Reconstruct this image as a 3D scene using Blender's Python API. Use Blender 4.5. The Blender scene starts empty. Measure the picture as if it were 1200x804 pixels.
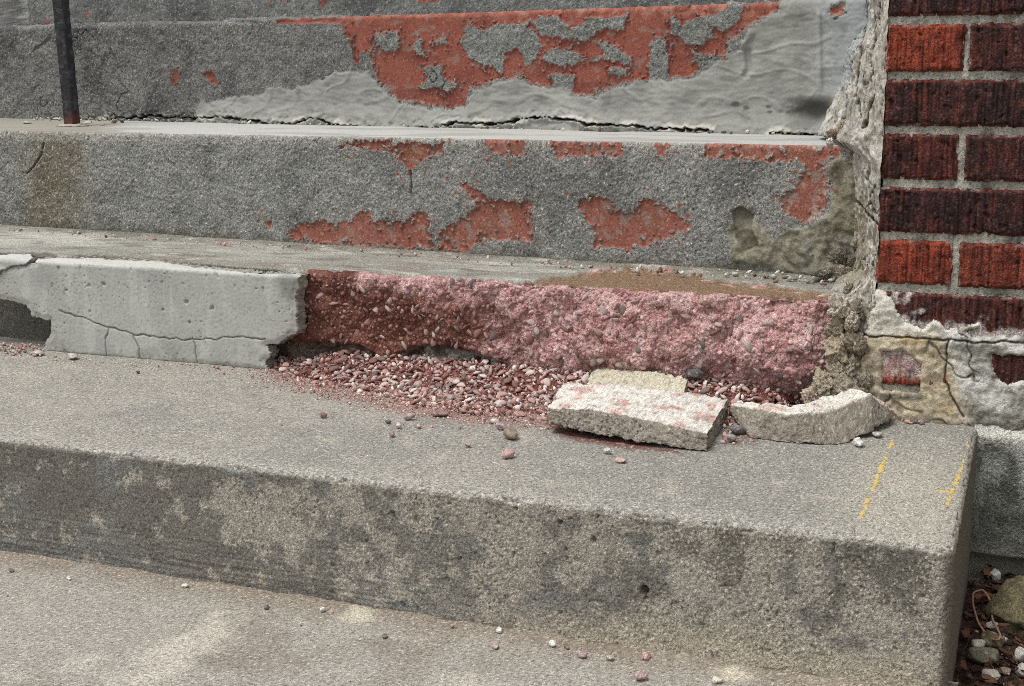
import bpy, math, random
import numpy as np
from mathutils import Matrix
random.seed(7); rng = np.random.default_rng(7)
SC = bpy.context.scene
# ---------------------------------------------------------------- camera
FPX, PITCH, YAW, ROLL = 1577.419, 0.214216, -0.373481, -0.011148
CAM = np.array([0.051409, -1.767847, 0.478567])
Fw = np.array([math.sin(YAW)*math.cos(PITCH), math.cos(YAW)*math.cos(PITCH), -math.sin(PITCH)])
_r = np.array([math.cos(YAW), -math.sin(YAW), 0.0]); _u = np.cross(_r, Fw)
Rt = math.cos(ROLL)*_r + math.sin(ROLL)*_u
Up = -math.sin(ROLL)*_r + math.cos(ROLL)*_u
cd = bpy.data.cameras.new("camera"); cam = bpy.data.objects.new("camera", cd)
SC.collection.objects.link(cam); SC.camera = cam
cam.matrix_world = Matrix(((Rt[0], Up[0], -Fw[0], CAM[0]), (Rt[1], Up[1], -Fw[1], CAM[1]), (Rt[2], Up[2], -Fw[2], CAM[2]), (0, 0, 0, 1)))
cd.sensor_width = 36; cd.lens = FPX/1200*36; cd.clip_start = 0.02; cd.clip_end = 500
# ---------------------------------------------------------------- world, sun, exposure
W = bpy.data.worlds.new("World"); SC.world = W; W.use_nodes = True
wt = W.node_tree; wt.nodes.clear()
SUN_EL, SUN_AZ = 68.0, 215.0      # azimuth the light comes from, measured from +Y clockwise
sky = wt.nodes.new("ShaderNodeTexSky"); sky.sky_type = 'NISHITA'; sky.sun_disc = False
sky.sun_elevation = math.radians(SUN_EL); sky.sun_rotation = math.radians(SUN_AZ)
sky.dust_density = 4; sky.air_density = 1.4
hs = wt.nodes.new("ShaderNodeHueSaturation"); hs.inputs['Saturation'].default_value = 0.12
bg = wt.nodes.new("ShaderNodeBackground"); bg.inputs['Strength'].default_value = 0.15
wo = wt.nodes.new("ShaderNodeOutputWorld")
wt.links.new(sky.outputs[0], hs.inputs['Color']); wt.links.new(hs.outputs[0], bg.inputs['Color']); wt.links.new(bg.outputs[0], wo.inputs['Surface'])
sl = bpy.data.lights.new("sun", 'SUN'); sun = bpy.data.objects.new("sun", sl); SC.collection.objects.link(sun)
sl.energy = 1.5; sl.angle = math.radians(20); sl.color = (1.0, 0.965, 0.92)
_e, _a = math.radians(SUN_EL), math.radians(SUN_AZ)
sd_ = np.array([math.sin(_a)*math.cos(_e), math.cos(_a)*math.cos(_e), math.sin(_e)])   # towards the sun
from mathutils import Vector
sun.rotation_euler = Vector(sd_).to_track_quat('Z', 'Y').to_euler()
SC.view_settings.view_transform = 'Standard'; SC.view_settings.look = 'None'
SC.view_settings.exposure = 0.05; SC.view_settings.gamma = 1.0
SC.cycles.use_denoising = False; SC.cycles.filter_width = 0.9; SC.cycles.use_adaptive_sampling = False

# ---------------------------------------------------------------- survey helpers: photo pixel <-> the built planes
def ray(q):
    return Fw + Rt*(q[0]-600)/FPX - Up*(q[1]-402)/FPX
def on_z(q, z):
    d = ray(q); return CAM + d*((z-CAM[2])/d[2])
def on_y(q, y):
    d = ray(q); return CAM + d*((y-CAM[1])/d[1])
def project(P):
    d = P-CAM; z = d@Fw
    return np.stack([600+FPX*(d@Rt)/z, 402-FPX*(d@Up)/z], -1)

# ---------------------------------------------------------------- noise
_perm = rng.permutation(256); _perm = np.concatenate([_perm, _perm, _perm])
_g = rng.normal(size=(256, 3)); _g /= np.linalg.norm(_g, axis=1)[:, None]
def noise(P, f=1.0, seed=0):
    f = np.asarray(f, float)
    Q = P*f + seed*17.31
    I = np.floor(Q).astype(np.int64); T = Q-I; I &= 255
    S = T*T*T*(T*(T*6-15)+10)
    out = 0
    for dx in (0, 1):
        a = _perm[I[..., 0]+dx]; wx = S[..., 0] if dx else 1-S[..., 0]
        for dy in (0, 1):
            b = _perm[a+I[..., 1]+dy]; wy = S[..., 1] if dy else 1-S[..., 1]
            for dz in (0, 1):
                c = _perm[b+I[..., 2]+dz]; wz = S[..., 2] if dz else 1-S[..., 2]
                g = _g[c % 256]
                d = g[..., 0]*(T[..., 0]-dx)+g[..., 1]*(T[..., 1]-dy)+g[..., 2]*(T[..., 2]-dz)
                out = out + wx*wy*wz*d
    return out*1.5
def fbm(P, f, o=3, seed=0, gain=0.5):
    r = 0; a = 1.0; s = 0
    for k in range(o):
        r = r+a*noise(P, np.asarray(f)*(2.03**k), seed+k*3); s += a; a *= gain
    return r/s*1.3
def ss(a, b, x):
    t = np.clip((x-a)/(b-a), 0, 1); return t*t*(3-2*t)
def seg_dist(px, poly, closed=True, cap=60):
    """distance in photo pixels to a polyline; points far off get the cap"""
    poly = np.asarray(poly, float); sh = px.shape[:-1]; q = px.reshape(-1, 2)
    D = np.full(len(q), float(cap)); ins = np.zeros(len(q), bool)
    lo, hi = poly.min(0)-cap, poly.max(0)+cap
    idx = np.nonzero((q[:, 0] > lo[0]) & (q[:, 0] < hi[0]) & (q[:, 1] > lo[1]) & (q[:, 1] < hi[1]))[0]
    if len(idx) == 0: return D.reshape(sh), ins.reshape(sh)
    p = q[idx]; d = np.full(len(p), float(cap)); s = np.zeros(len(p), bool)
    n = len(poly)
    for i in range(n if closed else n-1):
        a = poly[i]; b = poly[(i+1) % n]; e = b-a
        w = p-a; t = np.clip((w@e)/max(e@e, 1e-9), 0, 1)
        d = np.minimum(d, np.hypot(w[:, 0]-t*e[0], w[:, 1]-t*e[1]))
        if closed:
            c = ((a[1] > p[:, 1]) != (b[1] > p[:, 1]))
            xi = a[0]+(p[:, 1]-a[1])*e[0]/(e[1] if abs(e[1]) > 1e-9 else 1e-9)
            s ^= c & (p[:, 0] < xi)
    D[idx] = d; ins[idx] = s
    return D.reshape(sh), ins.reshape(sh)
def sdf(px, poly, cap=60):
    D, i = seg_dist(px, poly, True, cap); return np.where(i, D, -D)
def line_d(px, pts, cap=25):
    return seg_dist(px, pts, False, cap)[0]
def lin(*c):
    c = np.array(c, float)/255; return np.where(c <= .04045, c/12.92, ((c+.055)/1.055)**2.4)
def mixc(C, col, m):
    m = np.asarray(m)[..., None]; return C*(1-m)+np.asarray(col)*m
def full(shape, col):
    return np.broadcast_to(np.asarray(col, float), shape+(3,)).copy()

# ---------------------------------------------------------------- object helpers
def link(o, parent=None):
    SC.collection.objects.link(o)
    if parent is not None: o.parent = parent
    return o
def tag(o, label=None, cat=None, group=None, kind=None):
    if label: o['label'] = label
    if cat: o['category'] = cat
    if group: o['group'] = group
    if kind: o['kind'] = kind
    return o
def empty(name, loc=(0, 0, 0)):
    o = bpy.data.objects.new(name, None); o.location = loc; o.empty_display_size = .02; return link(o)
def mesh_np(name, V, F, C=None, mat=None, parent=None, smooth=True, quads=True):
    """V (n,3), F (m,4) or (m,3)"""
    V = np.asarray(V, float); F = np.asarray(F, np.int32); k = F.shape[1]
    me = bpy.data.meshes.new(name)
    me.vertices.add(len(V)); me.vertices.foreach_set('co', V.ravel())
    me.loops.add(F.size); me.loops.foreach_set('vertex_index', F.ravel())
    me.polygons.add(len(F)); me.polygons.foreach_set('loop_start', np.arange(len(F), dtype=np.int32)*k)
    me.polygons.foreach_set('use_smooth', np.full(len(F), smooth))
    if C is not None:
        a = me.color_attributes.new('Col', 'FLOAT_COLOR', 'POINT')
        a.data.foreach_set('color', np.concatenate([np.clip(C, 0, 1), np.ones((len(C), 1))], 1).ravel())
    me.update(calc_edges=True); me.validate()
    if mat: me.materials.append(mat)
    o = bpy.data.objects.new(name, me)
    if parent is not None:
        link(o, parent); o.matrix_parent_inverse = Matrix.Translation(parent.location).inverted()
        return o
    return link(o)
def grid(name, V, C, mat, parent=None, keep=None, skirt=None, skirt_col=None, flip=False):
    """V (r,c,3) surface grid; keep (r-1,c-1) face mask; skirt = offset vector giving the sheet a broken edge with depth"""
    r, c = V.shape[:2]; idx = np.arange(r*c).reshape(r, c)
    F = np.stack([idx[:-1, :-1], idx[:-1, 1:], idx[1:, 1:], idx[1:, :-1]], -1)
    F = F[keep] if keep is not None else F.reshape(-1, 4)
    if flip: F = F[:, ::-1]
    if len(F) == 0: return None
    Vf = V.reshape(-1, 3); Cf = C.reshape(-1, 3)
    used = np.zeros(len(Vf), bool); used[F.ravel()] = True
    rm = np.cumsum(used)-1; F = rm[F]; Vf = Vf[used]; Cf = Cf[used]
    if skirt is not None:
        E = np.concatenate([F[:, [k, (k+1) % 4]] for k in range(4)])
        key = np.sort(E, 1); key = key[:, 0].astype(np.int64)*len(Vf)+key[:, 1]
        u, inv, cnt = np.unique(key, return_inverse=True, return_counts=True)
        B = E[cnt[inv] == 1]
        bv = np.unique(B); mp = np.full(len(Vf), -1); nb = len(bv); V0 = Vf[bv]; C0 = Cf[bv]; base = len(Vf)
        nl = 5 if np.linalg.norm(skirt) > .01 else 1; prev = bv; FL = [F]; VL = [Vf]; CL = [Cf]
        nz = np.stack([fbm(V0, 90, 3, 901+k) for k in range(3)], -1)
        for l in range(1, nl+1):
            t = l/nl; q = V0+np.asarray(skirt)*t
            q = q+.0035*(nl > 1)*np.stack([noise(q, 130, 911+k) for k in range(3)], -1)+.0004*rng.normal(size=q.shape)
            cur = base+(l-1)*nb+np.arange(nb); pm = np.full(base+nl*nb, -1); cm = pm.copy(); pm[bv] = prev; cm[bv] = cur
            FL.append(np.stack([B[:, 1], B[:, 0], B[:, 0], B[:, 1]], 1)); FL[-1][:, 0] = pm[B[:, 1]]; FL[-1][:, 1] = pm[B[:, 0]]; FL[-1][:, 2] = cm[B[:, 0]]; FL[-1][:, 3] = cm[B[:, 1]]
            VL.append(q); cc_ = C0 if skirt_col is None else full((nb,), skirt_col)*(1+.35*noise(q, 220, 921)[:, None]); CL.append(cc_); prev = cur
        F = np.concatenate(FL); Vf = np.concatenate(VL); Cf = np.concatenate(CL)
    return mesh_np(name, Vf, F, Cf, mat, parent)
def fmask(m):
    """vertex mask -> face mask"""
    return m[:-1, :-1] & m[1:, :-1] & m[:-1, 1:] & m[1:, 1:]
def fany(m):
    return (m[:-1, :-1].astype(int)+m[1:, :-1]+m[:-1, 1:]+m[1:, 1:]) >= 2

# ---------------------------------------------------------------- materials
def material(name, grain=500.0, amt=0.35, bump=0.4, rough=0.9, dist=0.0006, fine=1400.0, pits=0.0, rand=None, spec=0.25):
    m = bpy.data.materials.new(name); m.use_nodes = True; t = m.node_tree; N = t.nodes; L = t.links
    b = N['Principled BSDF']; b.inputs['Roughness'].default_value = rough; b.inputs['Specular IOR Level'].default_value = spec
    tc = N.new('ShaderNodeTexCoord')
    n1 = N.new('ShaderNodeTexNoise'); n1.inputs['Scale'].default_value = grain; n1.inputs['Detail'].default_value = 3; n1.inputs['Roughness'].default_value = .65
    n2 = N.new('ShaderNodeTexNoise'); n2.inputs['Scale'].default_value = fine; n2.inputs['Detail'].default_value = 2
    L.new(tc.outputs['Object'], n1.inputs['Vector']); L.new(tc.outputs['Object'], n2.inputs['Vector'])
    ad = N.new('ShaderNodeMath'); ad.operation = 'ADD'; L.new(n1.outputs['Fac'], ad.inputs[0]); L.new(n2.outputs['Fac'], ad.inputs[1])
    mr = N.new('ShaderNodeMapRange'); L.new(ad.outputs[0], mr.inputs['Value'])
    mr.inputs['From Min'].default_value = .76; mr.inputs['From Max'].default_value = 1.24
    mr.inputs['To Min'].default_value = 1-amt; mr.inputs['To Max'].default_value = 1+amt
    if rand:
        oi = N.new('ShaderNodeObjectInfo'); cr = N.new('ShaderNodeValToRGB'); L.new(oi.outputs['Random'], cr.inputs['Fac'])
        cr.color_ramp.interpolation = 'CONSTANT'; el = cr.color_ramp.elements
        while len(el) < len(rand): el.new(0.5)
        for i, cc in enumerate(rand):
            el[i].position = i/len(rand); el[i].color = (*lin(*cc), 1)
        src = cr.outputs['Color']
    else:
        at = N.new('ShaderNodeAttribute'); at.attribute_name = 'Col'; src = at.outputs['Color']
    mu = N.new('ShaderNodeVectorMath'); mu.operation = 'SCALE'; L.new(src, mu.inputs[0]); L.new(mr.outputs[0], mu.inputs['Scale'])
    L.new(mu.outputs[0], b.inputs['Base Color'])
    bp = N.new('ShaderNodeBump'); bp.inputs['Strength'].default_value = bump; bp.inputs['Distance'].default_value = dist
    L.new(ad.outputs[0], bp.inputs['Height']); L.new(bp.outputs[0], b.inputs['Normal'])
    return m
M_conc = material('aged_concrete', 520, .5, .9, .92, .0012, 1000)
M_coat = material('sandy_render', 380, .55, 1.0, .93, .0016, 900)
M_smooth = material('trowelled_mortar', 300, .10, .35, .85, .0006, 1300)
M_red = material('red_render', 420, .28, .8, .93, .0010, 1100)
M_core = material('broken_conglomerate', 380, .48, 1.0, .95, .0018, 900)
M_peb = material('pebble_stone', 340, .42, 1.0, .8, .0006, 900)
M_pebr = material('pebble_stone_varied', 340, .42, 1.0, .8, .0006, 900, rand=[(194,164,157),(220,202,194),(176,136,130),(206,180,173),(150,108,101),(180,170,164),(204,168,161),(146,114,107),(228,216,208),(188,152,145),(138,124,118),(198,162,155)])
M_brick = material('rough_brick', 360, .6, 1.0, .8, .0014, 900, spec=.35)
M_mort = material('gritty_mortar', 420, .32, 1.0, .95, .0014, 1000)
M_plast = material('rough_plaster', 300, .2, .8, .93, .0012, 900)
M_stn = material('dusty_bedded_stone', 300, .34, 1.0, .93, .0012, 800, rand=[(190,152,146),(206,172,166),(176,132,126),(216,196,190),(188,150,142),(170,128,120),(200,162,156),(160,122,114),(222,208,200),(196,162,154),(150,138,134),(204,170,162)])
M_iron = material('flaking_black_paint', 240, .5, 1.0, .34, .0012, 700, spec=.5)
M_soil = material('dark_soil', 200, .6, 1.0, .95, .004, 600)
M_leaf = material('dry_leaf', 200, .3, .5, .7, .001, 700)
M_paint = material('yellow_paint', 600, .12, .4, .7, .0004, 1500)

SAND = lambda P, s=0: noise(P, 330, s)*.55+noise(P, 620, s+1)*.45     # coarse grain
def speck(P, C, a, f=430, seed=0, light=None, la=0.0, dark=None, da=0.0, lt=.34, dt=-.36):
    n = noise(P, f, seed); C = C*(1+a*n[..., None])
    if light is not None: C = mixc(C, light, la*ss(lt, lt+.18, noise(P, f*.8, seed+5)))
    if dark is not None: C = mixc(C, dark, da*ss(-dt, -dt+.18, noise(P, f*.7, seed+9)))
    return C

# ---------------------------------------------------------------- dimensions of the flight (metres)
YA = -0.4646; ZL = -0.1535            # front of the bottom step, landing level
YB = 0.030; ZB = 0.151                # broken riser, its tread
YP = -0.020                           # face of the smooth patch
XW = -0.1367; ZBR = 0.504             # corner of the brick wall, top of the first full course
def ln(x0, y0, x1, y1):
    return lambda x: y0+(np.asarray(x)-x0)*(y1-y0)/(x1-x0)
_c0, _c1 = on_z((0, 266), ZB), on_z((860, 320), ZB)
YC = ln(_c0[0], _c0[1], _c1[0], _c1[1])
def on_line(q, Y):
    y = .3
    for _ in range(30):
        p = on_y(q, y); y = float(Y(p[0]))
    return p
_t0, _t1 = on_line((0, 153), YC), on_line((985, 171), YC)
ZC = ln(_t0[0], _t0[2], _t1[0], _t1[2])
def on_tread(q, Zf):
    z = .34
    for _ in range(30):
        p = on_z(q, z); z = float(Zf(p[0]))
    return p
_d0, _d1 = on_tread((140, 141), ZC), on_tread((960, 158), ZC)
YD = ln(_d0[0], _d0[1], _d1[0], _d1[1])
_e0, _e1 = on_line((0, 33), YD), on_line((900, 3), YD)
ZD = ln(_e0[0], _e0[2], _e1[0], _e1[2])
print('C', YC(-1.8), YC(-.3), ZC(-1.8), ZC(-.3), 'D', YD(-2), YD(-.3), ZD(-2), ZD(-.3))

def xs(lo, a, b, hi, fine, coarse=.02):
    L = np.arange(lo, a, coarse); M = np.arange(a, b, fine); R = np.arange(b, hi+coarse, coarse)
    return np.concatenate([L, M, R])
def profile(X, Yf, Zt, Zb, Yback, r, dz, dy, below=.012, Yend=None):
    """step profile swept along X: riser, rounded nosing, tread.  Returns P, N, is_tread (0..1)"""
    X = np.asarray(X); yf = np.broadcast_to(Yf, X.shape).astype(float); zt = np.broadcast_to(Zt, X.shape).astype(float)
    zb = np.broadcast_to(Zb, X.shape)-below; yb = np.broadcast_to(Yback, X.shape)+.03
    nr = int((float(np.mean(zt-zb))-r)/dz)+1; nt = int(float(np.mean(yb-yf)-r)/dy)+1; na = max(4, int(r*1.57/dz)+1)
    P = []; N = []; T = []
    for t in np.linspace(0, 1, nr):
        P.append(np.stack([X, yf, zb+(zt-r-zb)*t], -1)); N.append((0, -1, 0)); T.append(0)
    for a in np.linspace(0, math.pi/2, na+2)[1:-1]:
        P.append(np.stack([X, yf+r*(1-math.cos(a)), zt-r+r*math.sin(a)], -1)); N.append((0, -math.cos(a), math.sin(a))); T.append(a/(math.pi/2))
    for t in np.linspace(0, 1, nt):
        P.append(np.stack([X, yf+r+(yb-yf-r)*t, zt], -1)); N.append((0, 0, 1)); T.append(1)
    P = np.array(P); N = np.broadcast_to(np.array(N, float)[:, None, :], P.shape)
    return P, N, np.broadcast_to(np.array(T, float)[:, None], P.shape[:2])
ICO = {}
def ico(sub):
    if sub not in ICO:
        import bmesh
        bm = bmesh.new(); bmesh.ops.create_icosphere(bm, subdivisions=sub, radius=1)
        V = np.array([v.co[:] for v in bm.verts]); F = np.array([[v.index for v in f.verts] for f in bm.faces]); bm.free(); ICO[sub] = (V, F)
    return ICO[sub]

# ================================================================ LANDING AND GROUND (setting)
gx = np.concatenate([np.linspace(-40, -3, 20), np.linspace(-2.9, 3, 60), np.linspace(4, 40, 18)])
gy = np.concatenate([np.linspace(-40, -3, 20), np.linspace(-2.9, 3, 60), np.linspace(4, 40, 18)])
G = np.stack(np.meshgrid(gx, gy), -1); G = np.concatenate([G, np.full(G.shape[:2]+(1,), -.34)], -1)
G[..., 2] += .01*fbm(G, 2., 3)
tag(grid('ground', G, speck(G, full(G.shape[:2], lin(92, 84, 70)), .3, 4), M_soil), kind='structure')

X = xs(-3., -1.25, -.02, .0, .0021, .03); Y = np.concatenate([np.arange(-1.75, -1.08, .03), np.arange(-1.08, YA+.03, .0022)])
P = np.stack(np.meshgrid(X, Y), -1); P = np.concatenate([P, np.full(P.shape[:2]+(1,), ZL)], -1)
px = project(P)
dist_r = YA-P[..., 1]
h = .0016*fbm(P, 14, 3, 3)+.0007*SAND(P, 4)+.004*ss(.03, 0, dist_r)*(.5+.5*noise(P, 25, 2))
C = full(P.shape[:2], lin(161, 156, 147))
C = mixc(C, lin(142, 134, 124), .8*ss(.0, .5, fbm(P, 7, 3, 11)))
C = mixc(C, lin(196, 190, 176), .75*ss(.1, .6, fbm(P, 9, 4, 21)))
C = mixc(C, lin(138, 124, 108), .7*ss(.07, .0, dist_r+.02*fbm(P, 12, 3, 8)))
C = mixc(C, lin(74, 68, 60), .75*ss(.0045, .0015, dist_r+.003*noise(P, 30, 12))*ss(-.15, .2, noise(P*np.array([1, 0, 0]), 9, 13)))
for ctr, rad in (((905, 770), 34), ((860, 790), 30), ((420, 722), 30), ((690, 745), 22)):
    d = np.hypot(px[..., 0]-ctr[0], (px[..., 1]-ctr[1])*2.2)
    C = mixc(C, lin(214, 206, 184), .7*ss(rad, rad*.3, d+14*fbm(P, 60, 3, 5)))
C = speck(P, C, .45, 430, 1, lin(222, 214, 202), .6, lin(76, 69, 62), .6, .3, -.3)
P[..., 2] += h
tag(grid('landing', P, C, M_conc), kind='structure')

# ================================================================ BOTTOM STEP
stepA = tag(empty('concrete_step', (-.6, -.23, ZL)), 'bare concrete bottom step with rubble and yellow paint on its tread', 'step', 'steps of the flight')
r = .008
def colA(P, px, tread, N):
    n1 = fbm(P, 6, 3, 31); n2 = fbm(P, 22, 4, 33)
    top = full(P.shape[:-1], lin(156, 152, 143))
    top = mixc(top, lin(146, 144, 137), ss(-.25, .25, n1+(px[..., 0]-500)/900))
    top = mixc(top, lin(176, 169, 157), .6*ss(.15, .6, n2))
    top = mixc(top, lin(130, 124, 114), .45*ss(.1, .6, -n2))
    edge = np.clip((P[..., 1]-YA)/.05, 0, 2)
    top = mixc(top, lin(168, 164, 155), .6*ss(1.0, .2, edge+.4*n2))
    cl = np.hypot((px[..., 0]-1060)/90, (px[..., 1]-590)/70)
    top = mixc(top, lin(186, 180, 164), .55*ss(1.4, .3, cl+.3*n2))
    gr = ss(1.1, .1, edge+.5*n2); top = mixc(top, lin(196, 194, 186), .6*gr*ss(.2, .4, noise(P, 170, 52))); top = mixc(top, lin(112, 112, 112), .6*gr*ss(.25, .42, noise(P, 170, 53)))
    # red dust worked into the concrete beside the pile; front slab's shadow painted in
    s = sdf(px, [(640, 498), (655, 496), (720, 510), (790, 526), (800, 532), (740, 527), (690, 519), (655, 511)])
    top = mixc(top, lin(112, 66, 58), .85*ss(-4, 4, s+4*n2))  # shadow below the front slab, painted dark red over the dust
    s = sdf(px, [(300, 425), (650, 440), (960, 468), (900, 492), (650, 498), (600, 497), (520, 492), (430, 474), (330, 448)])
    top = mixc(top, lin(150, 112, 104), .75*ss(-8, 5, s+7*n2))
    top = mixc(top, lin(96, 70, 62), .5*ss(-4, 4, sdf(px, [(840, 500), (885, 500), (890, 522), (850, 522)])))  # darker patch in the gap between the slabs
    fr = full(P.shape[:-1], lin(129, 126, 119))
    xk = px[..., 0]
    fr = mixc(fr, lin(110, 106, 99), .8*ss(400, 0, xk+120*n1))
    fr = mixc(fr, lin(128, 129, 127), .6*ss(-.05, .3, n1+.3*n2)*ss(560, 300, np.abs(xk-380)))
    rough = ss(.06, .20, fbm(P, 22, 6, 41, .75)+.30*ss(140, 330, xk)*(1-.5*ss(.55, .25, (P[..., 2]-ZL)/.153)*ss(620, 480, xk))-.10)       # worn patches where the paste is gone
    fr = mixc(fr, lin(166, 160, 148), rough*.85)
    fr = mixc(fr, lin(108, 104, 95), .8*ss(.05, .25, fbm(P, 13, 6, 47, .7))*ss(500, 900, xk))
    zz = (P[..., 2]-ZL)
    low = ss(.05, .008, zz+.02*fbm(P, 18, 3, 44))*ss(420, 760, xk)
    fr = mixc(fr, lin(182, 174, 156), low*.8)
    streak = noise(P*np.array([.04, 1, 1]), 240, 50)+.6*noise(P*np.array([.03, 1, 1]), 420, 51)
    sm = ss(760, 250, xk)*(.25+.75*ss(.09, .02, zz))
    fr = fr*(1+.40*streak*sm)[..., None]
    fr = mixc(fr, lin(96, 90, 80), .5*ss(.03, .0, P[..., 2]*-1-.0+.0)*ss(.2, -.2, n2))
    fr = speck(P, fr, .55, 520, 3, lin(218, 208, 192), .75*np.clip(rough*.9+low+.08, 0, 1), lin(52, 48, 43), .45+.35*rough*ss(-.2, .3, noise(P, 20, 55)), .28, -.34)
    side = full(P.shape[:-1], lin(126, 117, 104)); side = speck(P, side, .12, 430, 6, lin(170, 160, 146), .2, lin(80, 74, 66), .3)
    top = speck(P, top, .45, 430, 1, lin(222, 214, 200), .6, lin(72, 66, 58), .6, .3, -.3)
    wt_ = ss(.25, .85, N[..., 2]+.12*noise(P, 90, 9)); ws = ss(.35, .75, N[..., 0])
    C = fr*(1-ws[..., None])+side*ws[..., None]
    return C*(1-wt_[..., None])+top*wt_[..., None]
def hA(P, px, N):
    up = ss(.3, .8, N[..., 2]); xk = px[..., 0]
    rough = ss(.0, .35, fbm(P, 15, 4, 41)+.42*ss(230, 520, xk)-.15)
    h = .0014*fbm(P, 9, 3, 60)+.0008*SAND(P, 61)*(1+1.2*rough)+.0007*fbm(P, 60, 3, 58)
    nose = ss(.045, .0, P[..., 1]-YA)*ss(.4, 0, np.abs(N[..., 0]))
    h = h+nose*up*.0012*noise(P, 120, 62)
    crn = ss(.2, .5, N[..., 2])*ss(.97, .8, N[..., 2]); h = h-crn*(.003*ss(.1, .5, noise(P, 60, 67))+.0022*ss(.2, .5, noise(P, 150, 68)))
    h = h-.0011*np.abs(noise(P*np.array([.05, 1, 1]), 230, 63))*(1-up)*ss(800, 300, xk)*ss(.09, .03, P[..., 2]-ZL)
    h = h-(1-up)*.0022*ss(.50, .62, noise(P, 110, 65))*(.3+rough)         # bug holes
    for q, rad, dp in (((755, 692), 6, .018), ((757, 701), 3, .008), ((656, 612), 3, .008), ((695, 633), 4, .009), ((604, 597), 2.6, .006), ((700, 605), 2.2, .005), ((1004, 622), 5, .006), ((488, 558), 2, .004)):
        d = np.hypot(px[..., 0]-q[0], (px[..., 1]-q[1])*.8)
        h = h-dp*ss(rad, rad*.4, d+1.2*noise(P, 300, 66))
    return h
# riser ribbon wraps the corner; nosing rings lean inwards; tread sheet closes the top
def ribbon(inset, z, fine=.00125):
    rc = .014-inset
    front = xs(-3., -1.24, -rc-inset, -rc-inset, fine, .03); front = front[front < -rc-inset-1e-6]
    pts = [(x, YA+inset) for x in front]
    for a in np.linspace(-math.pi/2, 0, 12): pts.append((-inset-rc+rc*math.cos(a), YA+inset+rc+rc*math.sin(a)))
    for y in np.linspace(YA+.018, .02, 190): pts.append((-inset, y))
    nn = [(0, -1)]*len(front)+[(math.cos(a), math.sin(a)) for a in np.linspace(-math.pi/2, 0, 12)]+[(1, 0)]*190
    return np.array(pts), np.array(nn)
fx = ribbon(0, 0)[0][:, 0]; P = []; N = []
base_pts, base_n = ribbon(0, 0)
zr = np.concatenate([np.linspace(-.36, ZL-.01, 20), np.arange(ZL-.008, -r, .00135), [-r]])
for z in zr:
    P.append(np.column_stack([base_pts, np.full(len(base_pts), z)])); N.append(np.column_stack([base_n, np.zeros(len(base_n))]))
for a in np.linspace(0, math.pi/2, 12)[1:]:
    ins = r*(1-math.cos(a)); q = base_pts-base_n*ins
    P.append(np.column_stack([q, np.full(len(q), -r+r*math.sin(a))])); N.append(np.column_stack([base_n*math.cos(a), np.full(len(q), math.sin(a))]))
P = np.array(P); N = np.array(N); px = project(P)
h = hA(P, px, N); C = colA(P, px, 0, N)
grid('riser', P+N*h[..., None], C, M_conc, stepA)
X = xs(-3., -1.56, -r, -r, .0016, .03); X = np.append(X[X < -r-1e-4], -r); Y = np.arange(YA+r, .05, .0019)
P = np.stack(np.meshgrid(X, Y), -1); P = np.concatenate([P, np.zeros(P.shape[:2]+(1,))], -1)
N = np.broadcast_to(np.array([0., 0, 1]), P.shape); px = project(P)
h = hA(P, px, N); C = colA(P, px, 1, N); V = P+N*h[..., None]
yel = np.zeros(P.shape[:2]); marks = []
for pts, wd, seedy in (([(1046, 517), (1036, 540), (1026, 566), (1018, 586), (1009, 606)], 2.6, 1), ([(1138, 524), (1131, 540), (1124, 556), (1116, 576), (1110, 594)], 2.8, 2), ([(1137, 520), (1138, 521)], 4.5, 3), ([(1094, 575), (1112, 577)], 1.0, 4)):
    d = line_d(px, pts); v = ss(wd, wd-.9, d+(1.5 if seedy < 3 else .4)*noise(P, 220, 70+seedy)+(1.9 if seedy == 1 else 1.0 if seedy == 2 else 0)*ss(.0, .3, noise(P, 110, 75)))
    v = (v > .5) & (yel < .5) & ((noise(P, 130, 77)+.6*noise(P, 420, 78) < .12)|(seedy == 3)); yel = np.maximum(yel, v*1.0); marks.append((v, seedy))
used_ = np.zeros((P.shape[0]-1, P.shape[1]-1), bool); yc = mixc(full(P.shape[:2], lin(212, 182, 96)), lin(178, 164, 128), .8*ss(-.2, .3, noise(P, 300, 3)))
Vy = V.copy(); Vy[..., 2] += .0004
for v, sd0 in marks:
    ym = fany(v) & ~used_; used_ |= ym
    o = grid('yellow_paint_mark', Vy, yc, M_paint, stepA, keep=ym, skirt=(0, 0, -.0008))
    if o: o['label'] = ['long broken yellow line left of the corner', 'short yellow line close to the step end', 'yellow dot by the back corner', 'thin yellow side stroke'][sd0-1]
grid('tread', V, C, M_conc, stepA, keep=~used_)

# ================================================================ SECOND STEP: broken conglomerate core, old tread
stepB = tag(empty('concrete_step', (-.6, .15, 0)), 'badly broken step with crumbling pink pebbly core beside smooth grey patch', 'step', 'steps of the flight')
X = xs(-3., -1.66, -.10, .0, .0014, .02)
P, N, T = profile(X, YB, ZB, 0, YC(X), .010, .0014, .0024)
px = project(P)
n1 = fbm(P, 9, 3, 80); n2 = fbm(P, 30, 4, 83); n3 = noise(P, 75, 85); n4 = noise(P, 170, 86)
xk, yk = px[..., 0], px[..., 1]
core_w = ss(322, 350, xk)
edge_dist = P[..., 1]-YB                                   # depth behind the face
face = 1-ss(.0, .9, T)
left = ss(640, 400, xk+60*n1)                              # hollowed red part on the left
band = sdf(px, [(296, 440), (312, 405), (330, 399), (380, 400), (425, 403), (455, 420), (485, 406), (518, 404), (575, 418), (600, 432), (600, 446)])
right_round = ss(925, 985, xk+(.12-P[..., 2])*-60)
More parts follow.
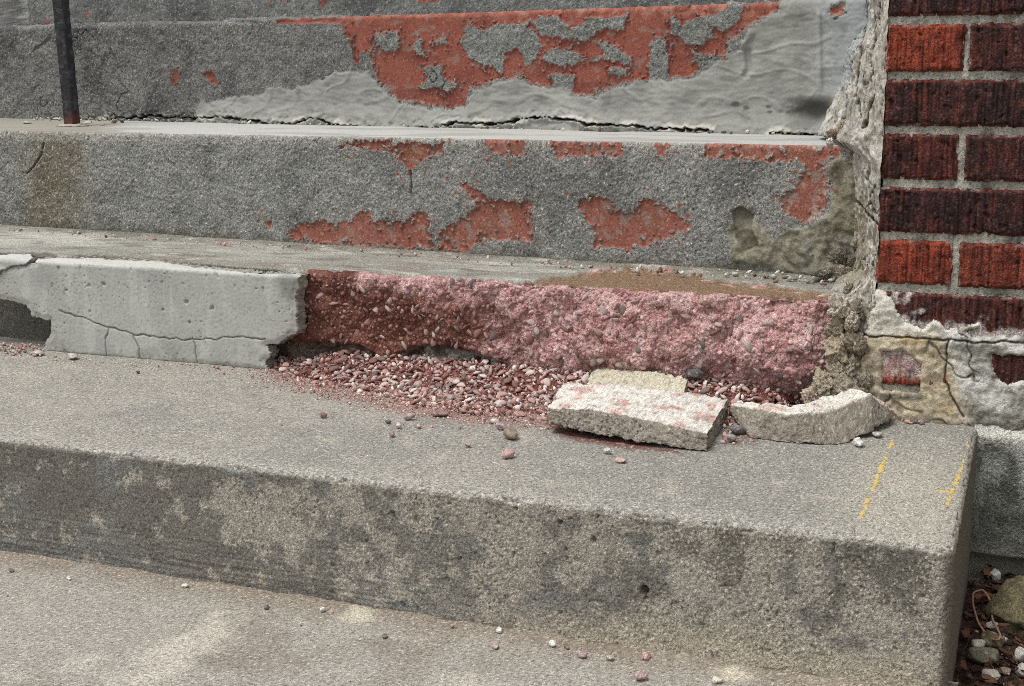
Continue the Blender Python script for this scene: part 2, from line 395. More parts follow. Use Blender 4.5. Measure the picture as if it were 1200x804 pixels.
zf = np.clip(P[..., 2]/ZB, 0, 1); hc = .014*n1+.008*n2+.0030*n3+.0017*n4+ss(520, 700, xk)*(.012*np.sin(zf*2.6+.3)+.009*fbm(P, 17, 2, 84)-.010)+.0010*noise(P, 300, 87)+.006*np.abs(noise(P+.01*n2[..., None], 24, 88))-.003*ss(.2, .5, noise(P, 48, 89))
hc = hc+.012*left-.004*left*ss(.148, .10, P[..., 2])+.010*ss(600, 800, xk)*np.sin(np.clip(P[..., 2]/ZB, 0, 1)*math.pi)
hc = hc-(.006+.008*ss(.2, -.2, n2))*ss(-2, 3, band+2.5*n2)
hc = hc-.034*right_round*ss(.18, .0, P[..., 2])
hc = hc-.010*ss(.03, .0, P[..., 2])*ss(600, 700, xk)
oldc = ss(325, 300, xk)
h = face*core_w*hc + face*(1-core_w)*(-.012+.003*n2+.0014*n3)
# tread relief
tw = 1-face
brown = sdf(px, [(588, 336), (640, 326), (672, 320), (720, 314), (760, 316), (815, 321), (860, 330), (905, 333), (972, 344), (990, 352), (980, 372), (560, 345)])
brown = brown+3.5*noise(P, 60, 92)
bm_ = ss(-1.5, 1.5, brown)*tw
h = h+tw*(.0022*fbm(P*np.array([.35, 1, 1]), 16, 3, 90)+.0006*SAND(P, 91))
h = h-bm_*(.004)+bm_*.0014*noise(P, 160, 93)-.013*ss(.2, .8, T)*ss(1.3, .8, T)*ss(.02, .006, P[..., 1]-YB)*core_w*ss(-.05, .3, fbm(P, 28, 3, 94))
h = h+tw*.006*ss(.03, 0, YC(P[..., 0])-P[..., 1])
for pts in ([(0, 300), (30, 298), (60, 299), (66, 302)], [(95, 301), (130, 302), (170, 305), (215, 309), (270, 315), (330, 321)]):
    h = h-tw*.0035*ss(4, 1.5, line_d(px, pts)+1.6*noise(P, 80, 96))
C = full(P.shape[:2], lin(146, 144, 135))
C = mixc(C, lin(168, 167, 158), .8*ss(-.1, .5, fbm(P*np.array([.3, 1, 1]), 14, 3, 95)))
C = mixc(C, lin(134, 122, 108), .6*ss(.0, .5, fbm(P*np.array([.5, 1, 1]), 9, 3, 97)))
C = mixc(C, lin(176, 174, 165), .6*ss(305, 270, yk-xk*.02)*ss(.0, .3, noise(P*np.array([.3, 1, 1]), 22, 99)))
C = mixc(C, lin(168, 112, 98), .6*ss(5, 0, np.hypot((xk-265)/14, (yk-286)/3.2)*4+3*noise(P, 90, 98)))
C = mixc(C, lin(186, 184, 176), .8*ss(12, 2, np.hypot((xk-60)/9, yk-280)+3*n2))
for pts in ([(0, 300), (30, 298), (60, 299), (66, 302)], [(95, 301), (130, 302), (170, 305), (215, 309), (270, 315), (330, 321)]):
    C = mixc(C, lin(92, 84, 76), .8*ss(4.2, 2, line_d(px, pts)+1.6*noise(P, 80, 96)))
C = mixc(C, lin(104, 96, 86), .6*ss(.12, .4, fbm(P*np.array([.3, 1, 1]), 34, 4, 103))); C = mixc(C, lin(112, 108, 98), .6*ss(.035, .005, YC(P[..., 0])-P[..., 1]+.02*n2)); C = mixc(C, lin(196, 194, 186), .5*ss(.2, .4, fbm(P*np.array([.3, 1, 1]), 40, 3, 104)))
C = speck(P, C, .26, 400, 7, lin(212, 208, 198), .45, lin(70, 64, 56), .6)
br = speck(P, full(P.shape[:2], lin(136, 112, 90)), .3, 400, 8, lin(186, 160, 132), .6, lin(78, 58, 48), .6)
C = C*(1-bm_[..., None])+br*bm_[..., None]
rim = np.exp(-((brown-1)/2.2)**2)*tw*ss(640, 700, xk)*ss(.05, .35, fbm(P, 30, 4, 101))
C = mixc(C, lin(190, 140, 132), .7*rim)
C = mixc(C, lin(222, 208, 200), .8*rim*ss(0.1, .4, noise(P, 70, 102)))
# core colours
red = full(P.shape[:2], lin(122, 78, 66))
red = mixc(red, lin(88, 50, 45), .8*ss(.0, .5, n2)); red = mixc(red, lin(138, 92, 82), .6*ss(.05, .5, noise(P, 50, 111)))
pink = full(P.shape[:2], lin(192, 148, 146))
pink = mixc(pink, lin(212, 178, 176), .8*ss(-.05, .35, fbm(P, 36, 3, 112))); pink = mixc(pink, lin(150, 100, 96), .8*ss(.08, .35, fbm(P*np.array([.6, 1, 1]), 30, 5, 114, .7)))
pink = mixc(pink, lin(214, 184, 178), .6*ss(.2, .45, noise(P, 95, 116)))
pk = ss(-.25, .35, (xk-545)/160+1.0*ss(.10, .15, P[..., 2]+.02*n2)*ss(395, 430, xk)+.5*n1+.3*fbm(P, 30, 3, 117)-.10)
pk = np.clip(pk-.35*ss(.05, .01, P[..., 2]+.02*n2), 0, 1)
core = red*(1-pk[..., None])+pink*pk[..., None]
core = mixc(core, lin(110, 80, 62), .5*ss(30, 5, np.hypot((xk-372)/1.1, yk-372))*1)
core = speck(P, core, .42, 400, 9, lin(226, 198, 192), .45*pk+.12, lin(66, 34, 31), .6, .3, -.3)
dk = speck(P, mixc(full(P.shape[:2], lin(110, 96, 86)), lin(134, 130, 122), ss(455, 500, xk)*ss(-.2, .2, n2)), .35, 380, 12, lin(164, 152, 142), .5, lin(40, 34, 30), .6)
bm2 = ss(-1.5, 1.5, band+2*n3)
core = core*(1-bm2[..., None])+dk*bm2[..., None]
og = speck(P, full(P.shape[:2], lin(112, 110, 104)), .3, 380, 13, lin(160, 156, 148), .4, lin(50, 46, 42), .6)
core = core*(1-oldc[..., None])+og*oldc[..., None]
V = P+N*h[..., None]
isface = (T+.12*noise(P, 70, 120) < .72) & ((xk > 362) | (T < .05))
C2 = np.where(isface[..., None], core, C)
hit = fany(isface)
VB, PB_px, TB, NB, COREB = V, px, T, N, C2
coreo = grid('broken_core', V, C2, M_core, stepB, keep=hit)
isbr = fany(bm_ > .5) & ~hit
grid('worn_tread_edge', V, C2, M_core, stepB, keep=isbr)
grid('tread', V, C2, M_conc, stepB, keep=~hit & ~isbr)

# stones bedded in the core
def lumpy(sub, seed, f=1.6, a=.28):
    Vv, F = ico(sub); d = fbm(Vv, f, 2, seed); return Vv*(1+a*d[:, None]), F
def rot_rand():
    q = rng.normal(size=4); q /= np.linalg.norm(q); w, x, y, z = q
    return np.array([[1-2*(y*y+z*z), 2*(x*y-z*w), 2*(x*z+y*w)], [2*(x*y+z*w), 1-2*(x*x+z*z), 2*(y*z-x*w)], [2*(x*z-y*w), 2*(y*z+x*w), 1-2*(x*x+y*y)]])
PAL = [lin(*c) for c in ((190,160,153),(216,198,190),(172,132,126),(200,174,166),(146,104,97),(176,166,160),(200,164,157),(142,110,103),(224,212,204),(184,148,141),(134,120,114),(194,158,151))]
stone_meshes = []
for i in range(7):
    Vv, F = lumpy(2, 200+i, 2.1, .5)
    for k_ in range(6):
        n_ = rng.normal(size=3); n_ /= np.linalg.norm(n_); Vv = Vv-np.outer(np.maximum(Vv@n_-.66, 0), n_)*.85; stone_meshes.append(mesh_np('stone_shape', Vv*np.array([1, .85, .42+.06*i]), F, None, M_pebr)); 
peb_data = [o.data for o in stone_meshes]
for o in stone_meshes: bpy.data.objects.remove(o)
core_data = []
for d_ in peb_data:
    c_ = d_.copy(); c_.name = 'bedded_stone_shape'; c_.materials.clear(); c_.materials.append(M_stn); core_data.append(c_)
def scatter(cands, rmin, rmax, n, power=2.2, spacing=.8):
    """greedy dart throwing: cands (m,3) candidate points; sizes biased to small"""
    cell = {}; out = []; g = rmax*2
    sizes = np.sort(rmin+(rmax-rmin)*rng.random(n)**power)[::-1]
    order = rng.permutation(len(cands)); k = 0
    for s in sizes:
        for _ in range(12):
            if k >= len(order): k = 0; order = rng.permutation(len(cands))
            p = cands[order[k]]; idx = order[k]; k += 1
            c = tuple(np.floor(p/g).astype(int)); ok = True
            for a in (-1, 0, 1):
                for b in (-1, 0, 1):
                    for d in (-1, 0, 1):
                        for (q, t) in cell.get((c[0]+a, c[1]+b, c[2]+d), ()):
                            if (p[0]-q[0])**2+(p[1]-q[1])**2+(p[2]-q[2])**2 < ((s+t)*spacing)**2: ok = False; break
                        if not ok: break
                    if not ok: break
                if not ok: break
            if ok:
                cell.setdefault(c, []).append((p, s)); out.append((p, s, idx)); break
    return out
def joined(name, items, parent, mat, sub=1, pal=PAL, flat=.62):
    VV = []; FF = []; CC = []; off = 0
    shapes = [lumpy(sub, 300+i, 2.2, .55) for i in range(9)]
    for p, s, col in items:
        Vv, F = shapes[rng.integers(9)]
        q = (Vv*np.array([1.15, .8, flat])*s)@rot_rand().T+p
        VV.append(q); FF.append(F+off); off += len(q)
        CC.append(np.tile(col*(0.85+.3*rng.random()), (len(q), 1)))
    o = mesh_np(name, np.concatenate(VV), np.concatenate(FF), np.concatenate(CC), mat, parent)
    tag(o, kind='stuff'); return o
rr, cc = np.nonzero((TB < .2) & (PB_px[..., 0] > 352) & (PB_px[..., 0] < 968) & (PB_px[..., 1] < 470) & (band < -3) & (VB[..., 2] > .004))
cand = VB[rr, cc]
# denser to the right
w = .45+.55*ss(380, 560, PB_px[rr, cc, 0]); kp = rng.random(len(cand)) < w; rr, cc, cand = rr[kp], cc[kp], cand[kp]
st = scatter(cand, .0014, .0070, 3200, 3.0, .74)
big = [s for s in st if s[1] > .0034][:190]
bigid = set(id(s) for s in big)
for p, s, i in big:
    o = bpy.data.objects.new('stone', core_data[rng.integers(7)]); link(o, stepB)
    o.location = (p+np.array([0, s*.18, 0])).tolist(); o.location = o.location-stepB.location
    o.scale = (s*1.25, s*(.85+.3*rng.random()), s); o.rotation_euler = rng.random(3)*6.28
rest = []
for s in st:
    if id(s) in bigid: continue
    base = COREB[rr[s[2]], cc[s[2]]]; t = rng.random()
    pc = PAL[rng.integers(len(PAL))]
    rest.append((s[0]+np.array([0, s[1]*.4, 0]), s[1], base*.72+pc*.28 if t < .85 else base*.4+pc*.6))
joined('embedded_gravel', rest, stepB, M_peb)
# dark flat flint seen low on the core
def flat_stone(name, q, plane, size, col, parent=None, rough=0, lab=None, cat=None, group=None, sub=3, seed=0, zoff=0, thick=.5, mat=None, rz=None):
    p = plane(q) if callable(plane) else np.array(plane); Vv, F = ico(sub)
    d = fbm(Vv, 1.3, 2, 500+seed); d2 = noise(Vv, 4., 520+seed)
    Vv = Vv*(1+.38*d+.07*d2)[:, None]
    # break facets off so that it reads as a chip, not a ball
    for k in range(7):
        n = np.random.default_rng(seed*31+k).normal(size=3); n /= np.linalg.norm(n); t = .62+.25*np.random.default_rng(seed*7+k).random()
        s = Vv@n; Vv = Vv-np.outer(np.maximum(s-t, 0), n)
    if rough: Vv = Vv*(1+rough*(fbm(Vv+seed, 3.2, 4, 531)+.35*noise(Vv+seed, 16, 532)))[:, None]
    Vv = Vv*np.array([1, .72, thick])*size
    a = rz if rz is not None else np.random.default_rng(seed).random()*3
    Vv = Vv@np.array([[math.cos(a), math.sin(a), 0], [-math.sin(a), math.cos(a), 0], [0, 0, 1]])
    lift = 0 if parent is not None else -Vv[:, 2].min()-.0006
    C = full((len(Vv),), lin(*col)); C = speck(Vv+seed, C, .2, 260, 5, lin(230, 222, 212), .35, lin(80, 60, 55), .35)
    if parent is not None:
        o = mesh_np(name, Vv+p, F, C, mat or M_peb, parent)
    else:
        o = mesh_np(name, Vv, F, C, mat or M_peb); o.location = (p+np.array([0, 0, lift+zoff])).tolist()
    return tag(o, lab, cat, group)
flat_stone('dark_flint', (815, 437), lambda q: on_y(q, .018), .013, (104, 98, 96), stepB, seed=3, thick=.6, sub=3)

# ---- the smooth patch cast over the left half of the step
X = np.arange(-1.75, -.98, .0016)
P, N, T = profile(X, YP, .1495, 0, .075, .005, .0015, .002, below=0.0)
P = P[: , :]; px = project(P)
n2 = fbm(P, 30, 3, 130)
front = [(-400, 350), (0, 350), (14, 354), (30, 358), (36, 371), (46, 375), (57, 377), (58, 391), (52, 400), (49, 414), (54, 416), (163, 425), (233, 429), (313, 434), (310, 424), (317, 414), (312, 405), (322, 405), (335, 398), (347, 389), (346, 368), (345, 350), (350, 335), (352, 318), (337, 317), (310, 318), (269, 313), (179, 302), (110, 297), (60, 296), (39, 302), (40, 308), (14, 311), (-400, 318)]
s = sdf(px, front)+2.2*noise(P, 70, 132)+1.0*noise(P, 200, 133)
upper = sdf(px, [(-400, 322), (0, 319), (13, 312), (31, 310), (39, 303), (36, 299), (0, 300), (-400, 300)])+1.0*noise(P, 90, 134)
gap = np.maximum(sdf(px, [(92, 298), (130, 298), (215, 304), (290, 313), (342, 319), (300, 319), (240, 312), (180, 306), (120, 302)]), sdf(px, [(14, 297), (60, 296), (66, 301), (40, 303), (20, 300)]))+1.6*noise(P*np.array([.5, 1, 1]), 70, 135)
m = (s > 0) & ~((gap > -.6) & (T > .9))
cr = np.full(P.shape[:2], 25.)
for pts in ([(69, 365), (90, 370), (119, 381), (155, 391), (191, 396), (224, 399), (257, 397), (278, 394), (310, 397)], [(227, 397), (229, 411), (230, 426)], [(128, 385), (124, 400), (124, 416)], [(155, 391), (162, 408), (164, 422)]):
    wpx = px.copy(); wpx[..., 0] += 2.5*noise(P, 60, 136); wpx[..., 1] += 2.5*noise(P, 60, 137)
    cr = np.minimum(cr, line_d(wpx, pts)*(1.0 if pts[0][0] != 128 else 1.5))
tw = ss(.4, .95, T)
h = .0012*fbm(P, 12, 3, 140)+.0004*noise(P, 250, 141)-.0028*ss(.9+.4*noise(P, 30, 138), .3, cr)+.0012*tw*noise(P*np.array([.3, 1, 1]), 40, 142)
h = h-.003*ss(8, 0, s)
chip = ss(.5, .62, noise(P*np.array([1, 1, .6]), 120, 143))*ss(360, 325, px[..., 1])
h = h-.0016*chip
for q, rad in (((218, 354), 3.2), ((248, 361), 3.0), ((222, 378), 2.2), ((121, 333), 3), ((300, 338), 1.6), ((105, 365), 1.6), ((191, 363), 1.8), ((78, 340), 1.6)):
    h = h-.005*ss(rad, rad*.3, np.hypot(px[..., 0]-q[0], px[..., 1]-q[1])+.8*noise(P, 280, 144))
C = full(P.shape[:2], lin(172, 173, 167))
C = mixc(C, lin(158, 160, 156), .7*ss(-.1, .4, fbm(P, 10, 3, 145))); C = mixc(C, lin(182, 183, 178), .5*ss(-.1, .4, fbm(P, 7, 3, 146)))
C = mixc(C, lin(205, 205, 198), .65*tw)
C = mixc(C, lin(190, 191, 186), .6*ss(0, .4, fbm(P*np.array([1.5, 1, .35]), 30, 3, 148)))
C = mixc(C, lin(120, 114, 104), .8*chip*ss(-.2, .3, n2)); C = mixc(C, lin(72, 68, 62), .7*ss(.95+.5*noise(P, 30, 138), .35, cr)); C = mixc(C, lin(128, 124, 114), .5*ss(.15, .5, fbm(P, 24, 4, 139))*ss(.05, .0, P[..., 2]))
C = mixc(C, lin(120, 120, 116), .7*ss(5, 1, np.hypot((px[..., 0]-338)/1.3, (px[..., 1]-333)/2.2)*.45+2*n2))
pc = ss(.5, .6, noise(P*np.array([1, 1, 1.5]), 230, 147))*ss(-.1, .3, noise(P, 20, 151)); h = h-.002*pc; C = mixc(C, lin(96, 94, 88), .6*pc); C = speck(P, C, .05, 400, 14, None, 0, lin(110, 108, 104), .35)
grid('mortar_patch', P+N*h[..., None], C, M_smooth, stepB, keep=fmask(m), skirt=(0, .026, -.001), skirt_col=lin(150, 146, 136))
Pu = P+N*(h+.005)[..., None]
grid('mortar_patch_upper', Pu, C*1.02, M_smooth, stepB, keep=fmask(upper > 0), skirt=(0, .012, -.006), skirt_col=lin(120, 116, 108))

# ================================================================ THIRD STEP: grey sandy coat flaking off red render
stepC = tag(empty('concrete_step', (-.6, .35, ZB)), 'grey rendered step with red patches under the flaked coat, third from bottom', 'step', 'steps of the flight')
X = xs(-3., -1.92, -.12, .02, .0016, .02)
P, N, T = profile(X, YC(X), ZC(X), ZB, YD(X), .007, .0016, .006)
px = project(P); xk, yk = px[..., 0], px[..., 1]; tw = ss(.35, .9, T)
rg = 3.4*noise(P, 80, 150)+3.0*noise(P, 170, 151)+2.0*noise(P, 330, 153)+3.6*fbm(P, 30, 2, 152)-9*ss(.36, .5, noise(P, 95, 154))-7*ss(.40, .55, noise(P, 210, 148))
REDC = [[(455,177),(468,165),(520,168),(517,177),(497,187),(482,201),(470,190)], [(405,164),(460,165),(462,176),(400,174)],
 [(570,164),(617,165),(615,184),(572,180)], [(645,165),(728,166),(732,184),(705,183),(650,184)], [(765,166),(783,167),(782,184),(768,184)],
 [(826,166),(988,168),(982,186),(945,192),(905,189),(870,186),(828,183)],
 [(945,182),(965,196),(975,213),(967,247),(943,264),(920,249),(912,230),(933,220),(942,200)],
 [(338,270),(350,264),(375,258),(410,260),(425,246),(440,260),(478,260),(490,248),(503,250),(508,291),(400,288),(340,280)],
 [(517,292),(518,270),(560,242),(536,212),(550,216),(570,230),(600,236),(622,236),(628,272),(625,281),(560,284),(546,296)],
 [(690,229),(717,231),(722,246),(737,248),(750,237),(768,234),(787,247),(810,263),(805,271),(760,284),(738,294),(697,290),(692,264),(680,250),(677,232)], [(308,258),(318,260),(316,266),(308,264)], [(208,88),(208,88),(208,88)]]
s = np.full(P.shape[:2], -60.)
for pl in REDC: s = np.maximum(s, sdf(px, pl))
redm = ((s+rg > 0)|((s > -14) & (noise(P, 130, 149) > .52))) & (T < .97)
coat = ss(2.5, -.5, s+rg)
n1 = fbm(P, 7, 3, 155); n2 = fbm(P, 26, 4, 157)
stone = sdf(px, [(985, 183), (1010, 190), (1060, 300), (1010, 335), (930, 318), (860, 305), (853, 270), (870, 240), (890, 262), (905, 285), (925, 268), (950, 268), (972, 250), (978, 214), (970, 196)])
stone = ss(-3, 3, stone+4*n2)
pit = ss(1, 3.5, sdf(px, [(856, 246), (868, 240), (886, 250), (884, 268), (892, 290), (872, 298), (860, 280)])+2*n2)
h = coat*(.0030+.0026*n1+.0034*n2+.0019*SAND(P, 160)+.0010*noise(P, 150, 161))+(1-coat)*(.0006*SAND(P, 162)+.0008*n2)
h = h*(1-tw)+tw*(.0012*fbm(P*np.array([.3, 1, 1]), 20, 3, 163)-.0015*ss(.1, .4, noise(P*np.array([.3, 1, 1]), 28, 164)))
st_h = .004+.010*fbm(P, 13, 3, 165)+.006*n2+.003*noise(P, 70, 168)+.0015*noise(P, 140, 166)
h = h*(1-stone)+stone*(1-tw)*st_h+tw*stone*.004*n2-pit*.006
h = h-.012*ss(.5, 1, stone)*ss(-.05, .02, -np.abs(n1))*0
cr = np.minimum(line_d(px, [(52, 168), (49, 182), (40, 196), (33, 203)]), line_d(px, [(481, 200), (483, 214), (482, 226)]))
wc = np.abs(noise(P+.02*np.stack([noise(P, 40, 221), noise(P, 40, 222), noise(P, 40, 223)], -1), 15, 226)); wk = ss(.03, .005, wc)*ss(.1, .35, noise(P, 8, 227))*(1-tw)*stone
h = h-.004*wk
h = h-.004*ss(1.6, .5, cr+.8*noise(P, 150, 167))
C = full(P.shape[:2], lin(146, 147, 143))
C = mixc(C, lin(120, 121, 118), .85*ss(-.05, .45, n1)); C = mixc(C, lin(158, 156, 149), .6*ss(0, .5, n2))
C = mixc(C, lin(122, 112, 92), .75*ss(60, 12, np.abs(xk-62-12*n1)+26*n2+12*noise(P, 60, 156))); C = mixc(C, lin(104, 96, 78), .45*ss(30, 6, np.hypot((xk-65)/1.2, yk-215)+9*n2))
C = mixc(C, lin(176, 174, 165), .5*ss(9, 2, np.abs(yk-166-.018*(xk-400))))
C = speck(P, C, .42, 400, 15, lin(208, 206, 200), .75, lin(58, 58, 56), .75)
R = full(P.shape[:2], lin(150, 96, 82)); R = mixc(R, lin(156, 104, 92), .7*ss(0, .4, noise(P, 35, 170))); R = mixc(R, lin(130, 92, 78), .5*ss(0, .4, n2))
R = mixc(R, lin(128, 88, 62), .5*ss(16, 4, np.hypot((xk-481)/1.6, yk-178))); R = mixc(R, lin(190, 172, 164), .6*ss(.12, .38, fbm(P, 50, 4, 171))*ss(900, 930, xk))
R = speck(P, R, .25, 400, 16, lin(214, 168, 150), .5, lin(86, 44, 38), .5)
S = full(P.shape[:2], lin(140, 136, 118)); S = mixc(S, lin(112, 108, 92), .8*ss(0, .4, n2)); S = mixc(S, lin(166, 160, 146), .6*ss(.1, .5, fbm(P, 18, 3, 172)))
S = mixc(S, lin(84, 80, 68), .7*ss(.08, .4, fbm(P, 34, 4, 169))*ss(900, 960, xk)); S = mixc(S, lin(150, 150, 144), .7*ss(-.02, .3, fbm(P, 24, 4, 175))*ss(270, 285, yk)); S = speck(P, S, .3, 400, 17, lin(190, 186, 170), .35, lin(60, 56, 48), .5)
R = mixc(R, lin(150, 144, 136), .5*ss(.1, .4, fbm(P, 55, 4, 206)))
TR = full(P.shape[:2], lin(178, 178, 173)); TR = mixc(TR, lin(152, 152, 148), .7*ss(0, .4, fbm(P*np.array([.25, 1, 1]), 15, 3, 173)))
TR = mixc(TR, lin(140, 134, 122), .8*ss(170, 110, xk+40*n2)); TR = mixc(TR, lin(150, 112, 96), .6*ss(.1, .4, noise(P*np.array([.3, 1, 1]), 30, 174))*ss(.03, .0, P[..., 1]-YC(P[..., 0])))
TR = speck(P, TR, .08, 300, 18)
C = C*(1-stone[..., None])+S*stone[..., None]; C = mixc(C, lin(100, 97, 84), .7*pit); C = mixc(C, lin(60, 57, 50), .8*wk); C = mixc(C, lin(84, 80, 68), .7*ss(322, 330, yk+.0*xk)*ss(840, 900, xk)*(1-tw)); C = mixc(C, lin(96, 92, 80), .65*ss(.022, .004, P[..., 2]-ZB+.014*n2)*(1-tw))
C = np.where(redm[..., None], R, C); C = C*(1-tw[..., None])+TR*tw[..., None]
C = np.where((redm & (T > .3))[..., None], R, C); C = mixc(C, lin(52, 48, 42), .7*ss(1.3, .5, cr))
V = P+N*h[..., None]
stm = fany(stone > .5); trm = fany(T > .93); rdm = fany(redm & (T < .97)) & ~stm & ~trm
grid('red_undercoat', V, C, M_red, stepC, keep=rdm)
grid('tread_skim', V, C, M_smooth, stepC, keep=trm & ~stm)
grid('smooth_mortar_repair', V, C, M_plast, stepC, keep=stm)
grid('grey_render_coat', V, C, M_coat, stepC, keep=~rdm & ~trm & ~stm)

# ================================================================ FOURTH STEP
stepD = tag(empty('concrete_step', (-.6, .7, .34)), 'step whose riser shows the largest red patch above a smooth mortar skim', 'step', 'steps of the flight')
X = xs(-3., -2.2, -.12, .05, .0018, .02)
YE = lambda x: YD(x)+.31
P, N, T = profile(X, YD(X), ZD(X), ZC(X), YE(X), .008, .0016, .05)
px = project(P); xk, yk = px[..., 0], px[..., 1]; tw = ss(.5, .95, T)
rg = 2.4*noise(P, 80, 180)+2.4*noise(P, 170, 181)+1.6*noise(P, 330, 183)+2.4*fbm(P, 30, 2, 182)-7*ss(.42, .55, noise(P, 110, 178))-6*ss(.42, .55, noise(P, 240, 179))
RED = [(398,16),(398,27),(410,46),(414,72),(419,76),(424,62),(435,60),(438,84),(450,100),(467,118),(500,123),(527,126),(547,123),(551,103),(583,94),(610,90),(627,100),(652,101),(647,87),(675,88),(673,110),(697,110),(723,100),(750,92),(760,94),(763,67),(768,43),(780,46),(784,66),(783,92),(810,89),(819,80),(812,60),(833,65),(852,70),(855,50),(873,35),(890,23),(912,12),(915,-4),(560,4)]
INC = [[(540,50),(550,28),(563,37),(583,27),(617,28),(633,50),(633,63),(617,77),(607,57),(590,63),(588,87),(577,77),(550,70)],
 [(635,63),(655,60),(683,60),(685,72),(660,78),(638,72)], [(623,23),(650,20),(670,33),(700,20),(733,20),(733,37),(710,33),(687,48),(663,45),(633,40)],
 [(697,47),(720,53),(740,67),(740,77),(717,70),(695,72),(710,63)], [(713,80),(737,80),(733,87),(715,86)], [(442,40),(468,36),(470,55),(455,62),(443,52)],
 [(485,47),(495,47),(497,63),(487,60)], [(508,50),(523,43),(524,54)], [(497,77),(517,77),(518,90),(537,100),(527,107),(493,102),(503,92)],
 [(787,20),(800,30),(817,20),(847,17),(855,5),(870,5),(870,20),(850,38),(830,28),(838,45),(820,53),(805,50),(790,40)]]
s = sdf(px, RED)
for pl in INC: s = np.minimum(s, -sdf(px, pl))
for pl in ([(201,83),(210,82),(210,92),(206,100),(203,96)], [(240,86),(250,84),(253,92),(259,98),(252,98),(246,94)], [(975,8),(988,7),(990,14),(980,20),(975,16)]):
    s = np.maximum(s, sdf(px, pl)+.6)
s = s+rg*ss(-60, -5, s)*np.where(np.abs(s) < 59, 1, 0)
s = np.maximum(s, 2.5-np.abs(yk-(26-.02*(xk-330)))+1.5*noise(P, 60, 184)-3*(xk < 325)-30*(xk < 300)-40*(xk > 420))
redm = (s > 0) & (T < .97); coat = ss(2.5, -.5, s)
n1 = fbm(P, 7, 3, 185); n2 = fbm(P, 26, 4, 187)
# smooth trowelled skim, lower edge and the whole right end
sk = sdf(px, [(240, 120), (300, 112), (360, 100), (400, 84), (432, 84), (447, 104), (470, 121), (530, 129), (556, 108), (610, 92), (650, 104), (672, 104), (676, 114), (700, 113), (752, 95), (812, 93), (840, 74), (852, 72), (868, 58), (880, 38), (900, 20), (910, 2), (1200, -30), (1200, 200), (240, 200)])
sk = ss(-9, 6, sk+7*n2+1.5*noise(P, 90, 188))
sk = ss(.25, .8, sk+.25*n2+.3*noise(P*np.array([.3, 1, 1]), 60, 186)); skf = sk*ss(-1, -4, s)
h = coat*(.003+.003*n1+.0042*n2+.0019*SAND(P, 190)+.0013*noise(P, 130, 191)+.0020*np.abs(noise(P*np.array([.6, 1, 1]), 34, 192)))+(1-coat)*(.0007*SAND(P, 192)+.001*n2)
drag = noise(P*np.array([.28, 1, 1]), 55, 193)
skh = .005+.0011*drag+.0034*fbm(P, 9, 3, 194)+.0009*noise(P*np.array([.3, 1, 1]), 150, 208)+.0016*n2+.0012*ss(.12, .02, np.abs(noise(P*np.array([.5, 1, 1]), 22, 211)))+.0004*noise(P, 260, 195)+.010*ss(.045, .0, P[..., 2]-ZC(P[..., 0]))
skh = skh+.0035*ss(4.5, 1, np.abs(xk-961-.02*(yk-70)))*ss(8, 20, yk)*ss(112, 100, yk)
skh = skh-.006*ss(6, 1, line_d(px, [(877, 60), (878, 82), (874, 88)]))+.006*ss(9, 2, line_d(px, [(856, 54), (870, 50), (878, 40)]))
h = h*(1-skf)+skf*skh
hole = ss(34, 6, np.hypot((xk-955)/1.25, (yk-130)*1.35)+10*n2)*ss(108, 122, yk+6*n2)
h = h-.016*hole
# loose lip: crack along the foot of the riser
crp = [[(95,140),(140,139),(180,136),(230,139),(262,136),(300,142),(350,146)], [(350,144),(375,137),(392,147),(435,150),(470,151),(510,149),(540,144),(590,145),(625,137),(670,139),(690,146),(720,146),(745,147),(780,151),(837,153)], [(905,156),(960,157)]]
cr = np.full(P.shape[:2], 25.)
wpx = px.copy(); wpx[..., 1] += 2.2*noise(P, 45, 197)+2.4*noise(P, 110, 196)
for pts in crp: cr = np.minimum(cr, line_d(wpx, pts))
cw = np.maximum(.45, 1.5+2.6*noise(P*np.array([1, 0, 0]), 40, 198))
crm = ss(cw, cw*.35, cr)
h = h-.020*crm*(1-tw)
h = h+.007*ss(7, 2, cr)*(1-crm)*ss(.2, .5, sk+n2)*.6+.005*ss(12, 3, cr)*noise(P, 90, 209)+.003*ss(12, 3, cr)*noise(P, 190, 210)
for pts in ([(112,10),(140,18),(165,24),(180,12),(205,20)], [(205,26),(250,25),(300,27)], [(60,45),(40,60)], [(130,58),(135,70),(138,80)]):
    h = h-.004*ss(2.2, .6, line_d(px, pts)+1.2*noise(P, 120, 199))*(1-sk)
C = full(P.shape[:2], lin(120, 120, 118))
C = mixc(C, lin(88, 88, 88), .85*ss(-.05, .4, n1)); C = mixc(C, lin(144, 143, 136), .6*ss(0, .5, n2))
C = mixc(C, lin(140, 142, 138), .7*ss(380, 480, xk)); 
C = speck(P, C, .36, 380, 20, lin(188, 188, 182), .6, lin(52, 53, 52), .7)
K = full(P.shape[:2], lin(150, 150, 145)); K = mixc(K, lin(134, 135, 130), .6*ss(-.1, .4, .4*drag+n2)); K = mixc(K, lin(112, 112, 106), .5*ss(.2, .4, fbm(P*np.array([.4, 1, 1]), 60, 3, 207))); K = mixc(K, lin(178, 178, 172), .6*ss(0, .5, n1))
K = mixc(K, lin(164, 170, 172), .7*ss(940, 985, xk)); K = mixc(K, lin(118, 116, 108), .6*ss(.15, .5, n2)*ss(850, 950, xk)); K = speck(P, K, .08, 300, 21)
K = mixc(K, lin(60, 58, 52), .85*hole)
for q, rr_ in (((863, 122), 5), ((875, 126), 3.5), ((901, 125), 3), ((903, 131), 3)): K = mixc(K, lin(80, 78, 72), .8*ss(rr_, rr_*.4, np.hypot((xk-q[0])*.7, yk-q[1])))
